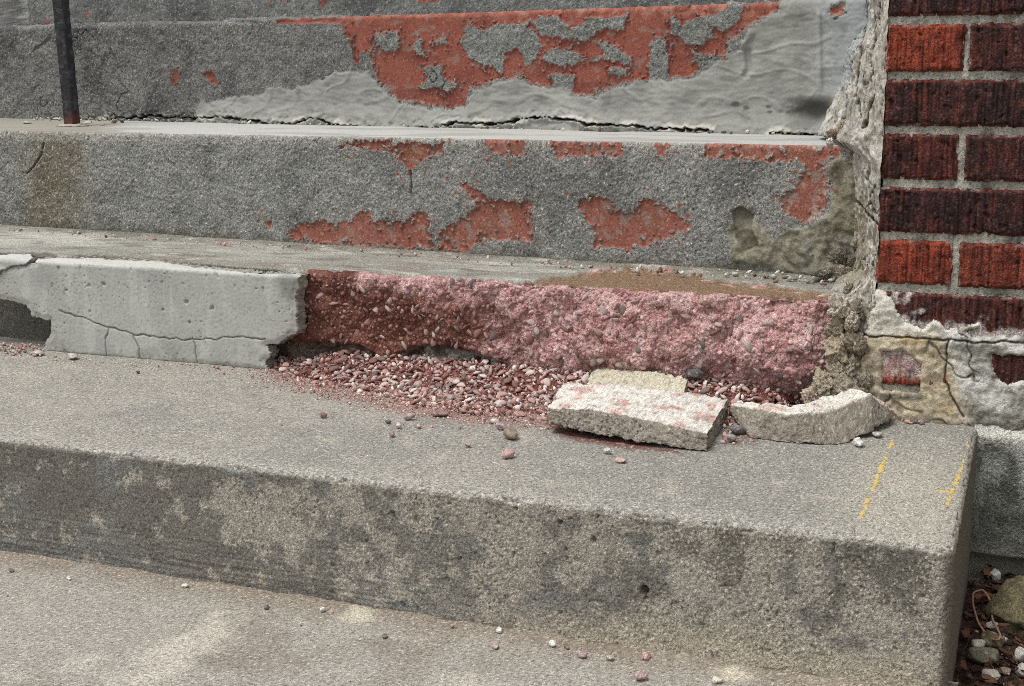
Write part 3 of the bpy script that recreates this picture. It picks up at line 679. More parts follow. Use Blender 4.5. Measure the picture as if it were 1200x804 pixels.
R = full(P.shape[:2], lin(146, 86, 73)); R = mixc(R, lin(124, 72, 62), .7*ss(0, .4, noise(P*np.array([.4, 1, 1]), 40, 200)))
R = mixc(R, lin(184, 128, 108), .6*ss(14, 3, yk-12)*ss(-.1, .3, noise(P, 60, 201))); R = speck(P, R, .16, 380, 22, lin(206, 150, 130), .3, lin(96, 46, 38), .4)
C = C*(1-skf[..., None])+K*skf[..., None]; R = mixc(R, lin(146, 132, 122), .5*ss(.15, .45, fbm(P*np.array([.5, 1, 1]), 75, 4, 205)))
wc = np.abs(noise(P+.02*np.stack([noise(P, 40, 221), noise(P, 40, 222), noise(P, 40, 223)], -1), 13, 224)); wk = ss(.022, .004, wc)*ss(.05, .3, noise(P, 7, 225))*(1-skf)*coat; C = mixc(C, lin(50, 49, 47), .7*wk); h = h-.004*wk*(1-tw)
C = np.where(redm[..., None], R, C); C = mixc(C, lin(46, 42, 38), .8*crm*(1-tw))
C = mixc(C, lin(210, 206, 194), .6*ss(9, 3, cr)*(1-crm)*(yk > 135)*ss(.0, .3, noise(P*np.array([.5, 1, 1]), 40, 203)))
V = P+N*h[..., None]
rdm = fany(redm); skm = fany(skf > .5) & ~rdm
grid('red_undercoat', V, C, M_red, stepD, keep=rdm)
grid('trowelled_skim', V, C, M_smooth, stepD, keep=skm)
grid('grey_render_coat', V, C, M_coat, stepD, keep=~rdm & ~skm)

# fifth step, only its riser shows at the top edge; one more above it out of view
stepE = tag(empty('concrete_step', (-.6, 1.0, .54)), 'grey topmost step, only its dark riser showing along the upper edge', 'step', 'steps of the flight')
X = xs(-3., -2.4, -.1, .3, .0035, .03)
ZE = lambda x: ZD(x)+.19
P, N, T = profile(X, YE(X), ZE(X), ZD(X)-.02, YE(X)+1.4, .008, .003, .1)
n1 = fbm(P, 7, 3, 215); n2 = fbm(P, 26, 3, 217)
h = .004*n1+.004*n2+.002*SAND(P, 218)
C = mixc(full(P.shape[:2], lin(128, 129, 126)), lin(98, 99, 98), .8*ss(-.1, .4, n1)); px = project(P)
rm = ss(0, 2, sdf(px, [(480, -8), (520, -8), (515, 4), (490, 4)])+2*n2)
rm = np.maximum(rm, ss(.45, .6, fbm(P, 12, 3, 219))*.8)
C = mixc(C, lin(160, 90, 76), rm); C = speck(P, C, .36, 380, 22, lin(188, 188, 182), .6, lin(52, 53, 52), .7)
V = P+N*h[..., None]; isf = fany(T < .5)
grid('riser', V, C, M_coat, stepE, keep=isf); grid('tread', V, C, M_conc, stepE, keep=~isf)

# ================================================================ BRICK WALL
wall = tag(empty('brick_wall', (XW, 0, 0)), 'red and dark brown brick wall with pale mortar and crumbling whitish base beside the steps', 'wall')
# bed of mortar, solid body of the wall
xm = np.concatenate([np.arange(XW+.003, .16, .0019), np.linspace(.17, .9, 16)]); zm = np.concatenate([np.arange(-.02, .60, .0019), np.linspace(.61, 1.1, 12)])
P = np.stack(np.meshgrid(xm, zm), -1); P = np.stack([P[..., 0], np.full(P.shape[:2], .0050), P[..., 1]], -1)
h = .0026*fbm(P, 40, 4, 230)+.0016*SAND(P, 231)-.0015
C = full(P.shape[:2], lin(182, 179, 167)); C = mixc(C, lin(150, 147, 136), .8*ss(-.05, .4, fbm(P, 18, 4, 232))); C = mixc(C, lin(204, 201, 190), .6*ss(.1, .5, fbm(P, 25, 3, 233)))
C = mixc(C, lin(84, 80, 72), .6*ss(.1, .45, fbm(P, 35, 4, 234)))
C = speck(P, C, .3, 400, 34, lin(206, 202, 188), .6, lin(70, 66, 58), .7)
P[..., 1] -= h
grid('mortar_joints', P, C, M_mort, wall)
def box(name, lo, hi, C, mat, parent=None):
    lo, hi = np.array(lo), np.array(hi); V = np.array([[a, b, c] for a in (lo[0], hi[0]) for b in (lo[1], hi[1]) for c in (lo[2], hi[2])])
    F = [[0, 1, 3, 2], [4, 6, 7, 5], [0, 4, 5, 1], [2, 3, 7, 6], [0, 2, 6, 4], [1, 5, 7, 3]]
    return mesh_np(name, V, F, full((8,), C), mat, parent, smooth=False)
box('wall_body', (XW+.003, .0095, -.3), (.9, 1.9, 1.1), lin(150, 147, 134), M_mort, wall)
BR = [lin(82, 44, 39), lin(66, 38, 37), lin(150, 66, 44), lin(124, 58, 42), lin(94, 44, 37)]
def brick(x0, x1, z1, col, seed, fine=True, lab=None):
    z0 = z1-.0565; d = .0012 if fine else .009
    x = np.arange(x0, x1+d*.5, d); z = np.arange(z0, z1+d*.5, d)
    P = np.stack(np.meshgrid(x, z), -1); P = np.stack([P[..., 0], np.zeros(P.shape[:2]), P[..., 1]], -1)
    ed = np.minimum(np.minimum(P[..., 0]-x0, x1-P[..., 0]), np.minimum(P[..., 2]-z0, z1-P[..., 2]))
    gv = noise(P*np.array([1, 1, .07]), 190, 240+seed); gf = noise(P*np.array([1, 1, .12]), 420, 241)
    gw = noise(P*np.array([1, 1, .05]), 300, 239); h = .0019*gv+.0010*gf-.0016*ss(.1, .4, gw)+.0013*fbm(P, 60, 3, 242+seed)+.0005*noise(P, 420, 243)
    h = h-.0040*ss(.0042, 0, ed+.0028*noise(P, 110, 244))
    h = h-.0025*ss(.42, .6, noise(P, 110, 250+seed))
    dark = np.mean(col) < .06
    C = full(P.shape[:2], col)
    C = mixc(C, col*.42, .85*ss(.0, .35, fbm(P, 45, 3, 245+seed)+(.2 if dark else -.1))); C = mixc(C, lin(122, 58, 46) if dark else lin(160, 76, 54), .55*ss(.02, .45, fbm(P*np.array([1, 1, .3]), 110, 4, 246+seed)+.5*fbm(P, 20, 3, 255+seed)))
    C = mixc(C, lin(120, 62, 50), .5*ss(-.1, -.45, gf)*dark)
    C = mixc(C, col*.5, .7*ss(.1, -.5, gv)); 
    if dark: C = mixc(C, lin(124, 58, 44), .6*ss(.0045, .001, ed))
    C = C*(1-.42*ss(.08, .4, gw))[..., None]; C = mixc(C, lin(40, 27, 27), .7*ss(.1, .35, fbm(P, 28, 5, 258+seed, .65))*(1 if dark else .45))
    C = mixc(C, lin(150, 144, 132), .7*ss(.0035, .0005, ed)*ss(.05, .35, noise(P, 80, 259)))
    C = speck(P, C, .4, 420, 35, lin(150, 120, 106), .25, lin(24, 14, 14), .75)
    px = project(P)
    if z1 < .2:                                       # lowest bricks carry lime bloom
        w = ss(.05, .4, fbm(P, 45, 4, 247)+.75*ss(.145, .115, P[..., 2])-.22)
        if z1 < .12: w = ss(448, 438, px[..., 1]+8*fbm(P, 50, 3, 248))*(.55+.45*ss(-.1, .3, noise(P, 90, 249)))*(px[..., 0] < 1100)
        C = mixc(C, lin(205, 194, 190), .85*w)
    V = P.copy(); V[..., 1] -= h-.0008
    o = grid('brick', V, C, M_brick, wall, skirt=(0, .011, 0), skirt_col=col*.6)
    return o
for k in range(-8, 7):
    zt = ZBR-.067*k; par = k % 2
    x = XW if par == 0 else XW
    first = True; j = 0
    while x < .62:
        w = .092 if (par == 0 and first) else .203
        if k == 6 and first: w = .098
        if par == 0 and j == 1: w = .092+.0
        if par == 0 and j >= 1: w = .203
        vis = k >= -1 and x < .12
        col = {(-1, 0): 1, (0, 0): 2, (0, 1): 0, (1, 0): 1, (2, 0): 4, (2, 1): 1, (3, 0): 1, (4, 0): 2, (4, 1): 3, (5, 0): 0, (6, 0): 2, (6, 1): 0}.get((k, j), int(rng.choice([0, 1, 1, 4, 3])))
        jit = .0012*rng.normal()
        brick(x+(0 if first else jit), x+w, zt, BR[col], k*7+j+60, vis)
        x += w+.010; first = False; j += 1

# lime parging over the lowest courses
X = np.arange(XW-.028, .17, .0014); Z = np.arange(-.004, .178, .0014)
P = np.stack(np.meshgrid(X, Z), -1); P = np.stack([P[..., 0], np.full(P.shape[:2], -.003), P[..., 1]], -1)
px = project(P); xk, yk = px[..., 0], px[..., 1]
n2 = fbm(P, 30, 4, 260); n1 = fbm(P, 12, 3, 261)
s = sdf(px, [(1012, 396), (1020, 360), (1022, 338), (1038, 342), (1046, 352), (1050, 368), (1062, 378), (1080, 384), (1094, 374), (1110, 384), (1128, 386), (1146, 378), (1160, 390), (1180, 384), (1200, 388), (1240, 380), (1400, 388), (1400, 700), (1005, 700), (1008, 440)])
s = s+4.5*n2+2*noise(P, 130, 262)
s = np.minimum(s, -sdf(px, [(1034, 413), (1057, 412), (1079, 428), (1077, 462), (1034, 457)])-2*noise(P, 100, 263))
s = np.minimum(s, -sdf(px, [(1164, 416), (1182, 417), (1204, 420), (1204, 444), (1184, 449), (1168, 443)])-3*noise(P, 80, 264))
s = np.minimum(s, -sdf(px, [(1132, 388), (1150, 384), (1200, 389), (1200, 393), (1140, 395)])-3.*noise(P, 60, 265))
cream = ss(1128, 1108, xk+(-(yk-440)*.3)+6*n2)
C = full(P.shape[:2], lin(206, 204, 196)); C = mixc(C, lin(140, 139, 130), .85*ss(-.05, .35, n2)); C = mixc(C, lin(168, 168, 160), .9*(ss(-3, 3, sdf(px, [(1135, 409), (1163, 409), (1164, 440), (1136, 440)])+3*n1)))
K = full(P.shape[:2], lin(190, 177, 150)); K = mixc(K, lin(206, 194, 168), .8*ss(-.1, .4, n1)); K = mixc(K, lin(150, 140, 120), .7*ss(0, .5, n2)); K = mixc(K, lin(194, 160, 108), .5*ss(.25, .5, noise(P*np.array([.5, 1, 1]), 40, 266)))
C = C*(1-cream[..., None])+K*cream[..., None]
C = mixc(C, lin(216, 214, 206), .75*ss(398, 388, yk+5*n2)); C = mixc(C, lin(98, 96, 86), .8*ss(-2, 3, sdf(px, [(1016, 459), (1080, 461), (1082, 471), (1018, 470)])+2*n2))
cr = np.full(P.shape[:2], 25.); wp = px.copy(); wp[..., 0] += 3*noise(P, 60, 267); wp[..., 1] += 3*noise(P, 60, 268)
for pts in ([(1110, 398), (1109, 420), (1107, 446), (1117, 468), (1130, 489)], [(1010, 393), (1060, 397), (1110, 398), (1160, 401), (1240, 404)]): cr = np.minimum(cr, line_d(wp, pts))
wc = np.abs(noise(P+.02*np.stack([noise(P, 40, 221), noise(P, 40, 222), noise(P, 40, 223)], -1), 17, 273)); wk = ss(.035, .006, wc)*ss(.0, .3, noise(P, 12, 274))
h = -.003*wk+.0035*n1+.005*n2+.0022*noise(P, 95, 275)+.0010*noise(P, 150, 269)+.0005*SAND(P, 270)-.004*ss(1.6, .5, cr)+.002*noise(P*np.array([.4, 1, 1]), 50, 271)-.004*ss(5, 0, s)
C = mixc(C, lin(120, 110, 92), .6*ss(.1, .45, fbm(P, 42, 4, 276))); C = mixc(C, lin(60, 54, 46), .7*wk); C = mixc(C, lin(108, 106, 98), .7*ss(.012, .0, P[..., 2]+.006*n1)); C = speck(P, C, .3, 400, 36, lin(230, 226, 214), .4, lin(84, 78, 68), .5); C = mixc(C, lin(46, 42, 36), .85*ss(1.5, .6, cr))
P2 = P.copy(); P2[..., 1] -= h
grid('lime_parging', P2, C, M_plast, wall, keep=fmask(s > 0), skirt=(0, .009, 0), skirt_col=lin(170, 164, 148))

# ================================================================ FOUNDATION
fnd = tag(empty('foundation_wall', (.3, 0, -.17)), 'weathered grey foundation with pale drip streaks below the brick wall, above the soil', 'foundation')
X = np.concatenate([np.arange(-.004, .15, .0016), np.linspace(.16, .9, 16)]); Z = np.arange(-.172, .0045, .0015)
P = np.stack(np.meshgrid(X, Z), -1); P = np.stack([P[..., 0], np.full(P.shape[:2], -.012), P[..., 1]], -1)
n1 = fbm(P*np.array([1, 1, .4]), 22, 4, 280); n2 = fbm(P, 30, 4, 281)
h = .003*fbm(P, 10, 3, 282)+.0022*n2+.0012*SAND(P, 283)-.005*ss(-.165, -.172, P[..., 2])-.009*ss(-.012, .004, P[..., 2])
C = full(P.shape[:2], lin(112, 114, 106)); C = mixc(C, lin(84, 88, 80), .8*ss(-.1, .3, n2)); C = mixc(C, lin(176, 178, 170), .8*ss(.02, .4, n1-.3*ss(-.03, -.15, P[..., 2])+.1))
C = mixc(C, lin(206, 204, 194), .85*ss(-.030, -.006, P[..., 2]+.018*n1)); C = mixc(C, lin(150, 146, 132), .5*ss(-.15, -.165, P[..., 2]))
C = speck(P, C, .3, 400, 37, lin(200, 200, 190), .4, lin(44, 46, 42), .6)
P[..., 1] -= h
fo = grid('foundation_face', P, C, M_coat, fnd, skirt=(0, .03, 0), skirt_col=lin(90, 88, 78))
box('foundation_body', (.003, .006, -.166), (.9, .3, .001), lin(90, 88, 80), M_mort, fnd)

# ================================================================ MORTAR FILLET between the flight and the bricks
fil = tag(empty('mortar_fillet', (XW-.03, .1, 0)), 'lumpy cream mortar packed between the step ends and the brick corner', 'mortar')
zr = np.arange(-.003, .66, .0016)
kz = [0, .04, .10, .140, .165, .20, .30, .335, .375, .44, .50, .56, .66]
yrec = np.interp(zr, [0, .135, .175, .30, .325, .375, .66], [.035, .035, float(YC(-.2))+.004, float(YC(-.2))+.004, float(YC(-.2))+.05, float(YD(-.2))+.006, float(YD(-.2))+.006])
LB = [(0, 1016), (30, 1018), (60, 994), (93, 988), (127, 972), (158, 962), (172, 988), (207, 1000), (250, 1004), (300, 1002), (322, 988), (345, 976), (400, 972), (430, 962), (455, 948), (490, 938)]
rows = []; tt = np.linspace(0, 1, 96)
for z, yr in zip(zr, yrec):
    yy = project(np.array([-.2, yr, z]))[1]; xl = np.interp(yy, [a for a, b in LB], [b for a, b in LB])
    xL = on_y((xl, yy), yr)[0]-.004
    x = XW+.0015+(xL-XW-.0015)*tt; y = .003+(yr+.006)*tt**1.2-.004*np.sin(np.clip(tt*6, 0, math.pi))
    rows.append(np.stack([x, y, np.full_like(x, z)], -1))
P = np.array(rows); px = project(P); xk, yk = px[..., 0], px[..., 1]; T = np.broadcast_to(tt, P.shape[:2])
n1 = fbm(P, 11, 3, 290); n2 = fbm(P, 28, 4, 291); n3 = noise(P*np.array([1, 1, .5]), 60, 292)
Nn = np.array([-.25, -.95, .2]); Nn /= np.linalg.norm(Nn)
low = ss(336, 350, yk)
h = .008*n1+.007*n2+.0035*n3+.0035*noise(P, 95, 298)+.0024*noise(P, 190, 293)+.0012*noise(P, 330, 299)+low*(.004*noise(P, 70, 294)-.005)
wc = np.abs(noise(P+.02*np.stack([noise(P, 40, 221), noise(P, 40, 222), noise(P, 40, 223)], -1), np.array([24, 24, 13]), 277)); wk = ss(.04, .006, wc)*ss(-.05, .25, noise(P, 12, 278)); h = h-.006*wk
h = h*(.35+.65*ss(0, .15, T))
cr = line_d(px+2.5*np.stack([noise(P, 70, 295), noise(P, 70, 296)], -1), [(1018, 0), (1016, 30), (1008, 60), (1004, 100), (1008, 130)])
cr = np.minimum(cr, line_d(px+3*np.stack([noise(P, 60, 287), noise(P, 60, 288)], -1), [(1028, 20), (1022, 70), (1024, 110), (1012, 150)])*1.3)
h = h+.005*ss(.1, -.3, np.abs(noise(P*np.array([1, 1, .45]), 45, 286))-.25)
cr = np.minimum(cr, line_d(px, [(988, 180), (998, 205), (1000, 232), (1018, 250), (1028, 262)])+1.2*noise(P, 100, 297))
h = h-.006*ss(2.2, .6, cr)
C = full(P.shape[:2], lin(186, 181, 170)); C = mixc(C, lin(160, 158, 150), .8*ss(-.05, .35, n1)); C = mixc(C, lin(112, 108, 98), .7*ss(.12, .45, fbm(P, 40, 4, 285))); C = mixc(C, lin(206, 203, 192), .7*ss(.05, .4, n2)); C = mixc(C, lin(140, 134, 118), .7*ss(.1, .5, -n2))
gl = ss(.22, .5, T+.3*n1)*ss(210, 250, yk)*ss(345, 325, yk)
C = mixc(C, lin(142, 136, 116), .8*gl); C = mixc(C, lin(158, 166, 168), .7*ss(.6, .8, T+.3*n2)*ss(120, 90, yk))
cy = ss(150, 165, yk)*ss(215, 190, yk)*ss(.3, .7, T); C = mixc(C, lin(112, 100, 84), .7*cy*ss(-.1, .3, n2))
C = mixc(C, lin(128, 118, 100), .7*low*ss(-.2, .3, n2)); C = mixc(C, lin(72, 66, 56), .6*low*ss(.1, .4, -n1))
C = mixc(C, lin(70, 65, 56), .75*wk); C = speck(P, C, .32, 400, 38, lin(226, 222, 210), .45, lin(86, 80, 70), .5); C = mixc(C, lin(50, 46, 40), .85*ss(2, .7, cr))
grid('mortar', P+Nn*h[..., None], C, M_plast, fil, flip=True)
for i, (q, sz, y, col) in enumerate((((985, 362), .017, .014, (176, 168, 150)), ((1004, 362), .011, .006, (118, 112, 100)), ((982, 385), .015, .010, (140, 132, 112)), ((998, 378), .013, .004, (158, 150, 132)), ((985, 408), .019, .006, (154, 144, 122)),
        ((1004, 402), .014, .0, (120, 112, 94)), ((1000, 428), .016, .0, (132, 124, 106)), ((982, 436), .018, .0, (158, 150, 130)), ((966, 452), .017, -.004, (150, 142, 122)), ((992, 456), .018, -.012, (140, 134, 116)), ((1012, 446), .012, -.008, (124, 118, 102)), ((950, 464), .012, -.006, (166, 156, 136)),
        ((984, 300), .010, .165, (116, 112, 96)), ((1001, 308), .011, .155, (96, 92, 80)), ((968, 322), .008, .160, (108, 104, 90)), ((989, 322), .011, .145, (120, 114, 98)), ((1008, 322), .010, .13, (92, 86, 74)), ((1002, 286), .007, .165, (140, 134, 116)), ((996, 338), .010, .08, (150, 142, 124)),
        ((972, 168), .006, .16, (206, 202, 192)), ((985, 152), .008, .22, (140, 128, 108)), ((975, 158), .006, .2, (112, 98, 80)), ((996, 158), .008, .2, (120, 108, 90)), ((1002, 172), .008, .16, (110, 98, 82)))):
    flat_stone('rubble_lump', q, (lambda qq, y=y: on_y(qq, y)), sz*1.18, (min(220, int(col[0]*1.17)), min(216, int(col[1]*1.15)), min(206, int(col[2]*1.18))), fil, seed=20+i, thick=.95, sub=5, mat=M_core, rough=.45)

# ================================================================ RAILING POST
post = tag(empty('railing_post', (0, 0, 0)), 'black painted square iron post with rusty foot, cut by the upper left edge', 'post')
b0 = on_tread((86, 148), ZC); t0 = on_y((72, 0), b0[1]); lean = (t0[0]-b0[0])/(t0[2]-b0[2]); post.location = b0.tolist()
w = .0245; V = []; zz = np.arange(-.004, .9, .003)
ring = []
for (a, b), (c, d) in zip([(-w, 0), (0, 0), (0, w), (-w, w)], [(0, 0), (0, w), (-w, w), (-w, 0)]):
    for t in np.linspace(0, 1, 10)[:-1]: ring.append((a+(c-a)*t, b+(d-b)*t))
ring = np.array(ring); cen = np.array([-w/2, w/2]); k = np.linalg.norm((ring-cen), axis=1); lim = w*.5*1.30
ring = cen+(ring-cen)*np.minimum(1, lim/k)[:, None]
P = np.array([np.column_stack([b0[0]+ring[:, 0]+lean*z, b0[1]+ring[:, 1], np.full(len(ring), b0[2]+z)]) for z in zz])
P = np.concatenate([P, P[:, :1]], 1); on = np.concatenate([ring-cen, (ring-cen)[:1]]); on /= np.linalg.norm(on, axis=1)[:, None]
h = .0006*noise(P, 120, 300)+.0005*noise(P, 260, 301)-.0008*ss(.2, .35, noise(P, 60, 302)); Zr = P[..., 2]-b0[2]
h = h+.0015*ss(.012, .0, Zr)*noise(P, 150, 303)
V = P.copy(); V[..., 0] += on[:, 0]*h; V[..., 1] += on[:, 1]*h
C = full(P.shape[:2], lin(26, 27, 31)); C = mixc(C, lin(70, 76, 86), .6*ss(.2, .4, noise(P, 110, 304))); C = mixc(C, lin(52, 32, 26), .35*ss(.15, .4, fbm(P, 50, 3, 305)))
C = mixc(C, lin(92, 44, 28), .9*ss(.035, .004, Zr+.015*noise(P, 60, 306)))
grid('post_bar', V, C, M_iron, post)
Vv, F = ico(3)
Vv = Vv*(1+.3*noise(Vv, 2.5, 310))[:, None]*np.array([.030, .026, .005])+b0+np.array([-w/2, w/2, 0])
mesh_np('grout_collar', Vv, F, speck(Vv, full((len(Vv),), lin(170, 166, 154)), .2, 200, 3), M_plast, post)
for i, (q, sz, col) in enumerate((((66, 140), .009, (214, 210, 200)), ((103, 145), .010, (188, 186, 178)), ((20, 131), .02, (190, 184, 168)), ((40, 129), .015, (176, 170, 152)), ((52, 134), .012, (168, 164, 150)), ((32, 145), .010, (186, 182, 172)), ((10, 135), .016, (178, 172, 158)), ((120, 147), .006, (150, 146, 136)))):
    flat_stone('mortar_crumb', q, lambda qq: on_tread(qq, ZC), sz, col, seed=60+i, thick=.28, lab=['white mortar crumb touching the left side of the post foot', 'pale flat crumb right of the post foot', 'long cream flake against the riser left of the post', 'cream flake between the post and the long flake', 'small grey flake just left of the post foot', 'grey flake on the edge of the ledge, left of the post', 'pale flake on the ledge nearest the left picture edge', 'small grey crumb farthest right of the post foot'][i], cat='mortar crumb', group='mortar crumbs round the post foot', rz=.1*i)

# ================================================================ BROKEN SLABS
def chunk(name, st, lab, topc, sidec, seed, botc=None):
    """st: stations along the slab, each (front top, front bottom, back bottom, back top) in world metres"""
    st = np.array(st, float); n = len(st); L = np.concatenate([[0], np.cumsum(np.linalg.norm(np.diff(st.mean(1), axis=0), axis=1))])
    u = np.linspace(0, L[-1], 170); S = np.stack([np.stack([np.interp(u, L, st[:, k, d]) for d in range(3)], -1) for k in range(4)], 1)   # (u,4,3)
    m = 22; ring = []; lab4 = []
    for k in range(4):
        a, b = S[:, k], S[:, (k+1) % 4]
        for t in np.linspace(0, 1, m, endpoint=False): ring.append(a+(b-a)*t); lab4.append(k+t)
    P = np.stack(ring, 1); lab4 = np.array(lab4)
    caps = []
    def cap(row, w): c = row.mean(0); return [c+(row-c)*f for f in w]
    wl = [.01]+list(np.linspace(.08, .97, 12))
    P = np.concatenate([np.array(cap(P[0], wl)), P, np.array(cap(P[-1], wl[::-1]))])
    P = np.concatenate([P, P[:, :1]], 1); lab4 = np.append(lab4, 4.)
    du = np.gradient(P, axis=0); dv = np.gradient(P, axis=1); N = np.cross(du, dv); N /= np.linalg.norm(N, axis=-1, keepdims=True)+1e-12
    cen = P.mean((0, 1)); 
    if ((P-cen)*N).sum() < 0: N = -N; flip = True
    else: flip = False
    N[:, 0] = N[:, -1] = (N[:, 0]+N[:, -1])/2
    for _ in range(2):
        N[1:-1] = (N[:-2]+2*N[1:-1]+N[2:])/4; Np = np.concatenate([N[:, -2:-1], N, N[:, 1:2]], 1); N = (Np[:, :-2]+2*Np[:, 1:-1]+Np[:, 2:])/4
    N /= np.linalg.norm(N, axis=-1, keepdims=True)+1e-12
    isend = np.zeros(P.shape[:2]); isend[:13] = 1; isend[-13:] = 1
    top = ss(.3, .7, N[..., 2])
    n1 = fbm(P, 22, 3, seed); n2 = fbm(P, 60, 3, seed+1); n3 = noise(P, 200, seed+2)
    h = .0028*n1+.0022*n2+.0012*n3+.0007*noise(P, 380, seed+9)+isend*(.003*noise(P, 75, seed+3)+.0018*noise(P, 150, seed+4))
    pit = ss(.36, .5, noise(P, 380, seed+5)+.35*noise(P, 45, seed+8))*(1-.5*top)
    h = h-.0010*pit
    e = np.abs(lab4-np.round(lab4))                              # broken arrises
    h = h-.0026*ss(.14, 0, e)*(.4+1.3*noise(P, 110, seed+6))
    L4 = np.broadcast_to(lab4, P.shape[:2]); fr_ = (L4 < 1.02)|(L4 > 3.985)
    top = ss(.3, .75, N[..., 2]+.25*n2)*np.where(fr_ & (isend < .5), ss(.10, .02, L4+.05*n2+(L4 > 3)*-4), 1)
    C = full(P.shape[:2], lin(*sidec)); C = mixc(C, lin(*sidec)*.7, .6*ss(0, .4, n2)); C = mixc(C, lin(*sidec)*1.35, .4*ss(.1, .5, n1))
    Tc = full(P.shape[:2], lin(*topc)); Tc = mixc(Tc, lin(198, 152, 144), .85*ss(.05, .3, fbm(P, 30, 3, seed+7)+.04*0)*(1 if botc is None else botc)); Tc = mixc(Tc, lin(168, 156, 140), .6*ss(.15, .5, -n2))
    C = C*(1-top[..., None])+Tc*top[..., None]
    C = speck(P, C, .25, 420, 40, lin(236, 230, 218), .4, lin(66, 60, 52), .5); C = mixc(C, lin(58, 52, 44), .7*pit*ss(.1, .5, pit))
    o = empty(name, (cen[0], cen[1], P[..., 2].min())); me = grid(name, P+N*h[..., None], C, M_mort, None, flip=not flip if False else flip)
    bpy.data.objects.remove(o)
    # origin at the base
    c = Vector((cen[0], cen[1], float(P[..., 2].min()))); me.data.transform(Matrix.Translation(-c)); me.location = c
    return tag(me, lab, 'concrete slab', 'slabs broken off the step')
def onv(q, A, B):
    """point of pixel q on the upright plane through A, B"""
    d = np.array(B[:2])-np.array(A[:2]); n = np.array([-d[1], d[0], 0]); r_ = ray(q); A3 = np.array([A[0], A[1], 0]); return CAM+r_*(((A3-CAM)@n)/(r_@n))
# front slab
fb = [on_z((644, 498), .012), on_z((695, 508), .009), on_z((760, 520), .005), on_z((829, 530), .0)]
ftp = [(642, 479), (692, 480), (762, 492), (828, 509)]
ft = [onv(q, fb[0], fb[3])+np.array([.0, .003, 0]) for q in ftp]
btp = [(662, 447), (715, 449), (790, 458), (853, 467)]
bt = [on_z(q, ft[i][2]+.003) for i, q in enumerate(btp)]
bb = [b-np.array([0, .0, .024]) for b in bt]
chunk('broken_slab', [(ft[i], fb[i], bb[i], bt[i]) for i in range(4)], 'long whitish slab with pink smears on top, foremost of the broken pieces', (230, 225, 216), (152, 144, 132), 400)
# rear slab, half under the front one
btp = [(706, 426), (760, 434), (806, 444)]; ftp = [(682, 453), (740, 462), (800, 466)]
ft = [on_z(q, .021) for q in ftp]; bt = [on_z(q, .036) for q in btp]
chunk('broken_slab', [(ft[i], ft[i]-np.array([0, 0, .02]), bt[i]-np.array([0, 0, .022]), bt[i]) for i in range(3)], 'yellowish pitted slab lying half hidden behind the long front slab', (206, 200, 178), (168, 158, 128), 430, botc=.0)
# right slab, curved
fbp = [(857, 487), (880, 514), (915, 519), (955, 522), (985, 522)]; fb = [on_z(fbp[0], .012)]+[on_z(q, 0.) for q in fbp[1:]]+[on_z((1022, 506), .006), on_z((1046, 491), .008)]
ftp = [(856, 474), (904, 482), (921, 486), (945, 484), (970, 480), (1021, 461), (1046, 482)]
ft = [onv(q, fb[1], fb[4])+np.array([0, .002, 0]) for q in ftp]
ft[0] = on_z(ftp[0], .024); ft[5] = on_z(ftp[5], .046); ft[6] = on_z(ftp[6], .018); ft[4] = on_z(ftp[4], .036)
btp = [(866, 470), (900, 473), (926, 477), (945, 472), (966, 464), (998, 456), (1032, 466)]
bt = [on_z(btp[i], ft[i][2]+.001) for i in range(7)]
bb = [b-np.array([0, -.002, max(.006, b[2]-.002)]) for b in bt]
chunk('broken_slab', [(ft[i], fb[i], bb[i], bt[i]) for i in range(7)], 'curved beige fragment with a chipped white rim, right of the front slab', (228, 223, 213), (152, 144, 131), 460, botc=.7)

# ================================================================ FALLEN RUBBLE
pile = [(296, 428), (320, 436), (345, 449), (400, 461), (450, 469), (492, 482), (540, 490), (600, 493), (650, 496), (720, 500), (800, 505), (850, 506), (872, 502), (900, 488), (945, 476), (965, 468), (960, 440), (620, 420), (330, 418)]
X = np.arange(-1.1, -.19, .0026); Y = np.arange(-.16, .045, .0026)
P = np.stack(np.meshgrid(X, Y), -1); P = np.concatenate([P, np.zeros(P.shape[:2]+(1,))], -1); px = project(P)
s = sdf(px, pile)+6*fbm(P, 20, 3, 330)
hm = .0015+.022*ss(-.06, .03, P[..., 1]+.01*fbm(P, 15, 2, 331))*ss(300, 420, px[..., 0])+.0035*noise(P, 55, 332)+.0025*noise(P, 130, 333)
hm = hm*ss(-1, 14, s)+.0006*noise(P, 230, 339)-.0008
C = mixc(full(P.shape[:2], lin(112, 66, 58)), lin(76, 42, 38), .8*ss(0, .4, noise(P, 60, 334))); C = mixc(C, lin(178, 128, 118), .6*ss(.05, .4, noise(P, 150, 335))); C = speck(P, C, .3, 380, 41, lin(206, 168, 158), .6, lin(62, 34, 30), .6)
MV = P.copy(); MV[..., 2] += hm
bed = grid('rubble_bed', MV, C, M_core, None, keep=fany(s+8*noise(P, 90, 338)+6*noise(P, 200, 337) > 4)); tag(bed, 'reddish grit heaped along the foot of the crumbling step', 'rubble', kind='stuff')
m_ = s > 1; m_ &= (rng.random(s.shape) < .35+.65*ss(2, 18, s)); rr2, cc2 = np.nonzero(m_)
cand = MV[rr2, cc2]+np.array([0, 0, .0012])
st = scatter(cand, .0009, .0070, 3900, 3.6, .68)
bigs = st[:250]; vis = [b for b in bigs if project(b[0])[0] > 0]
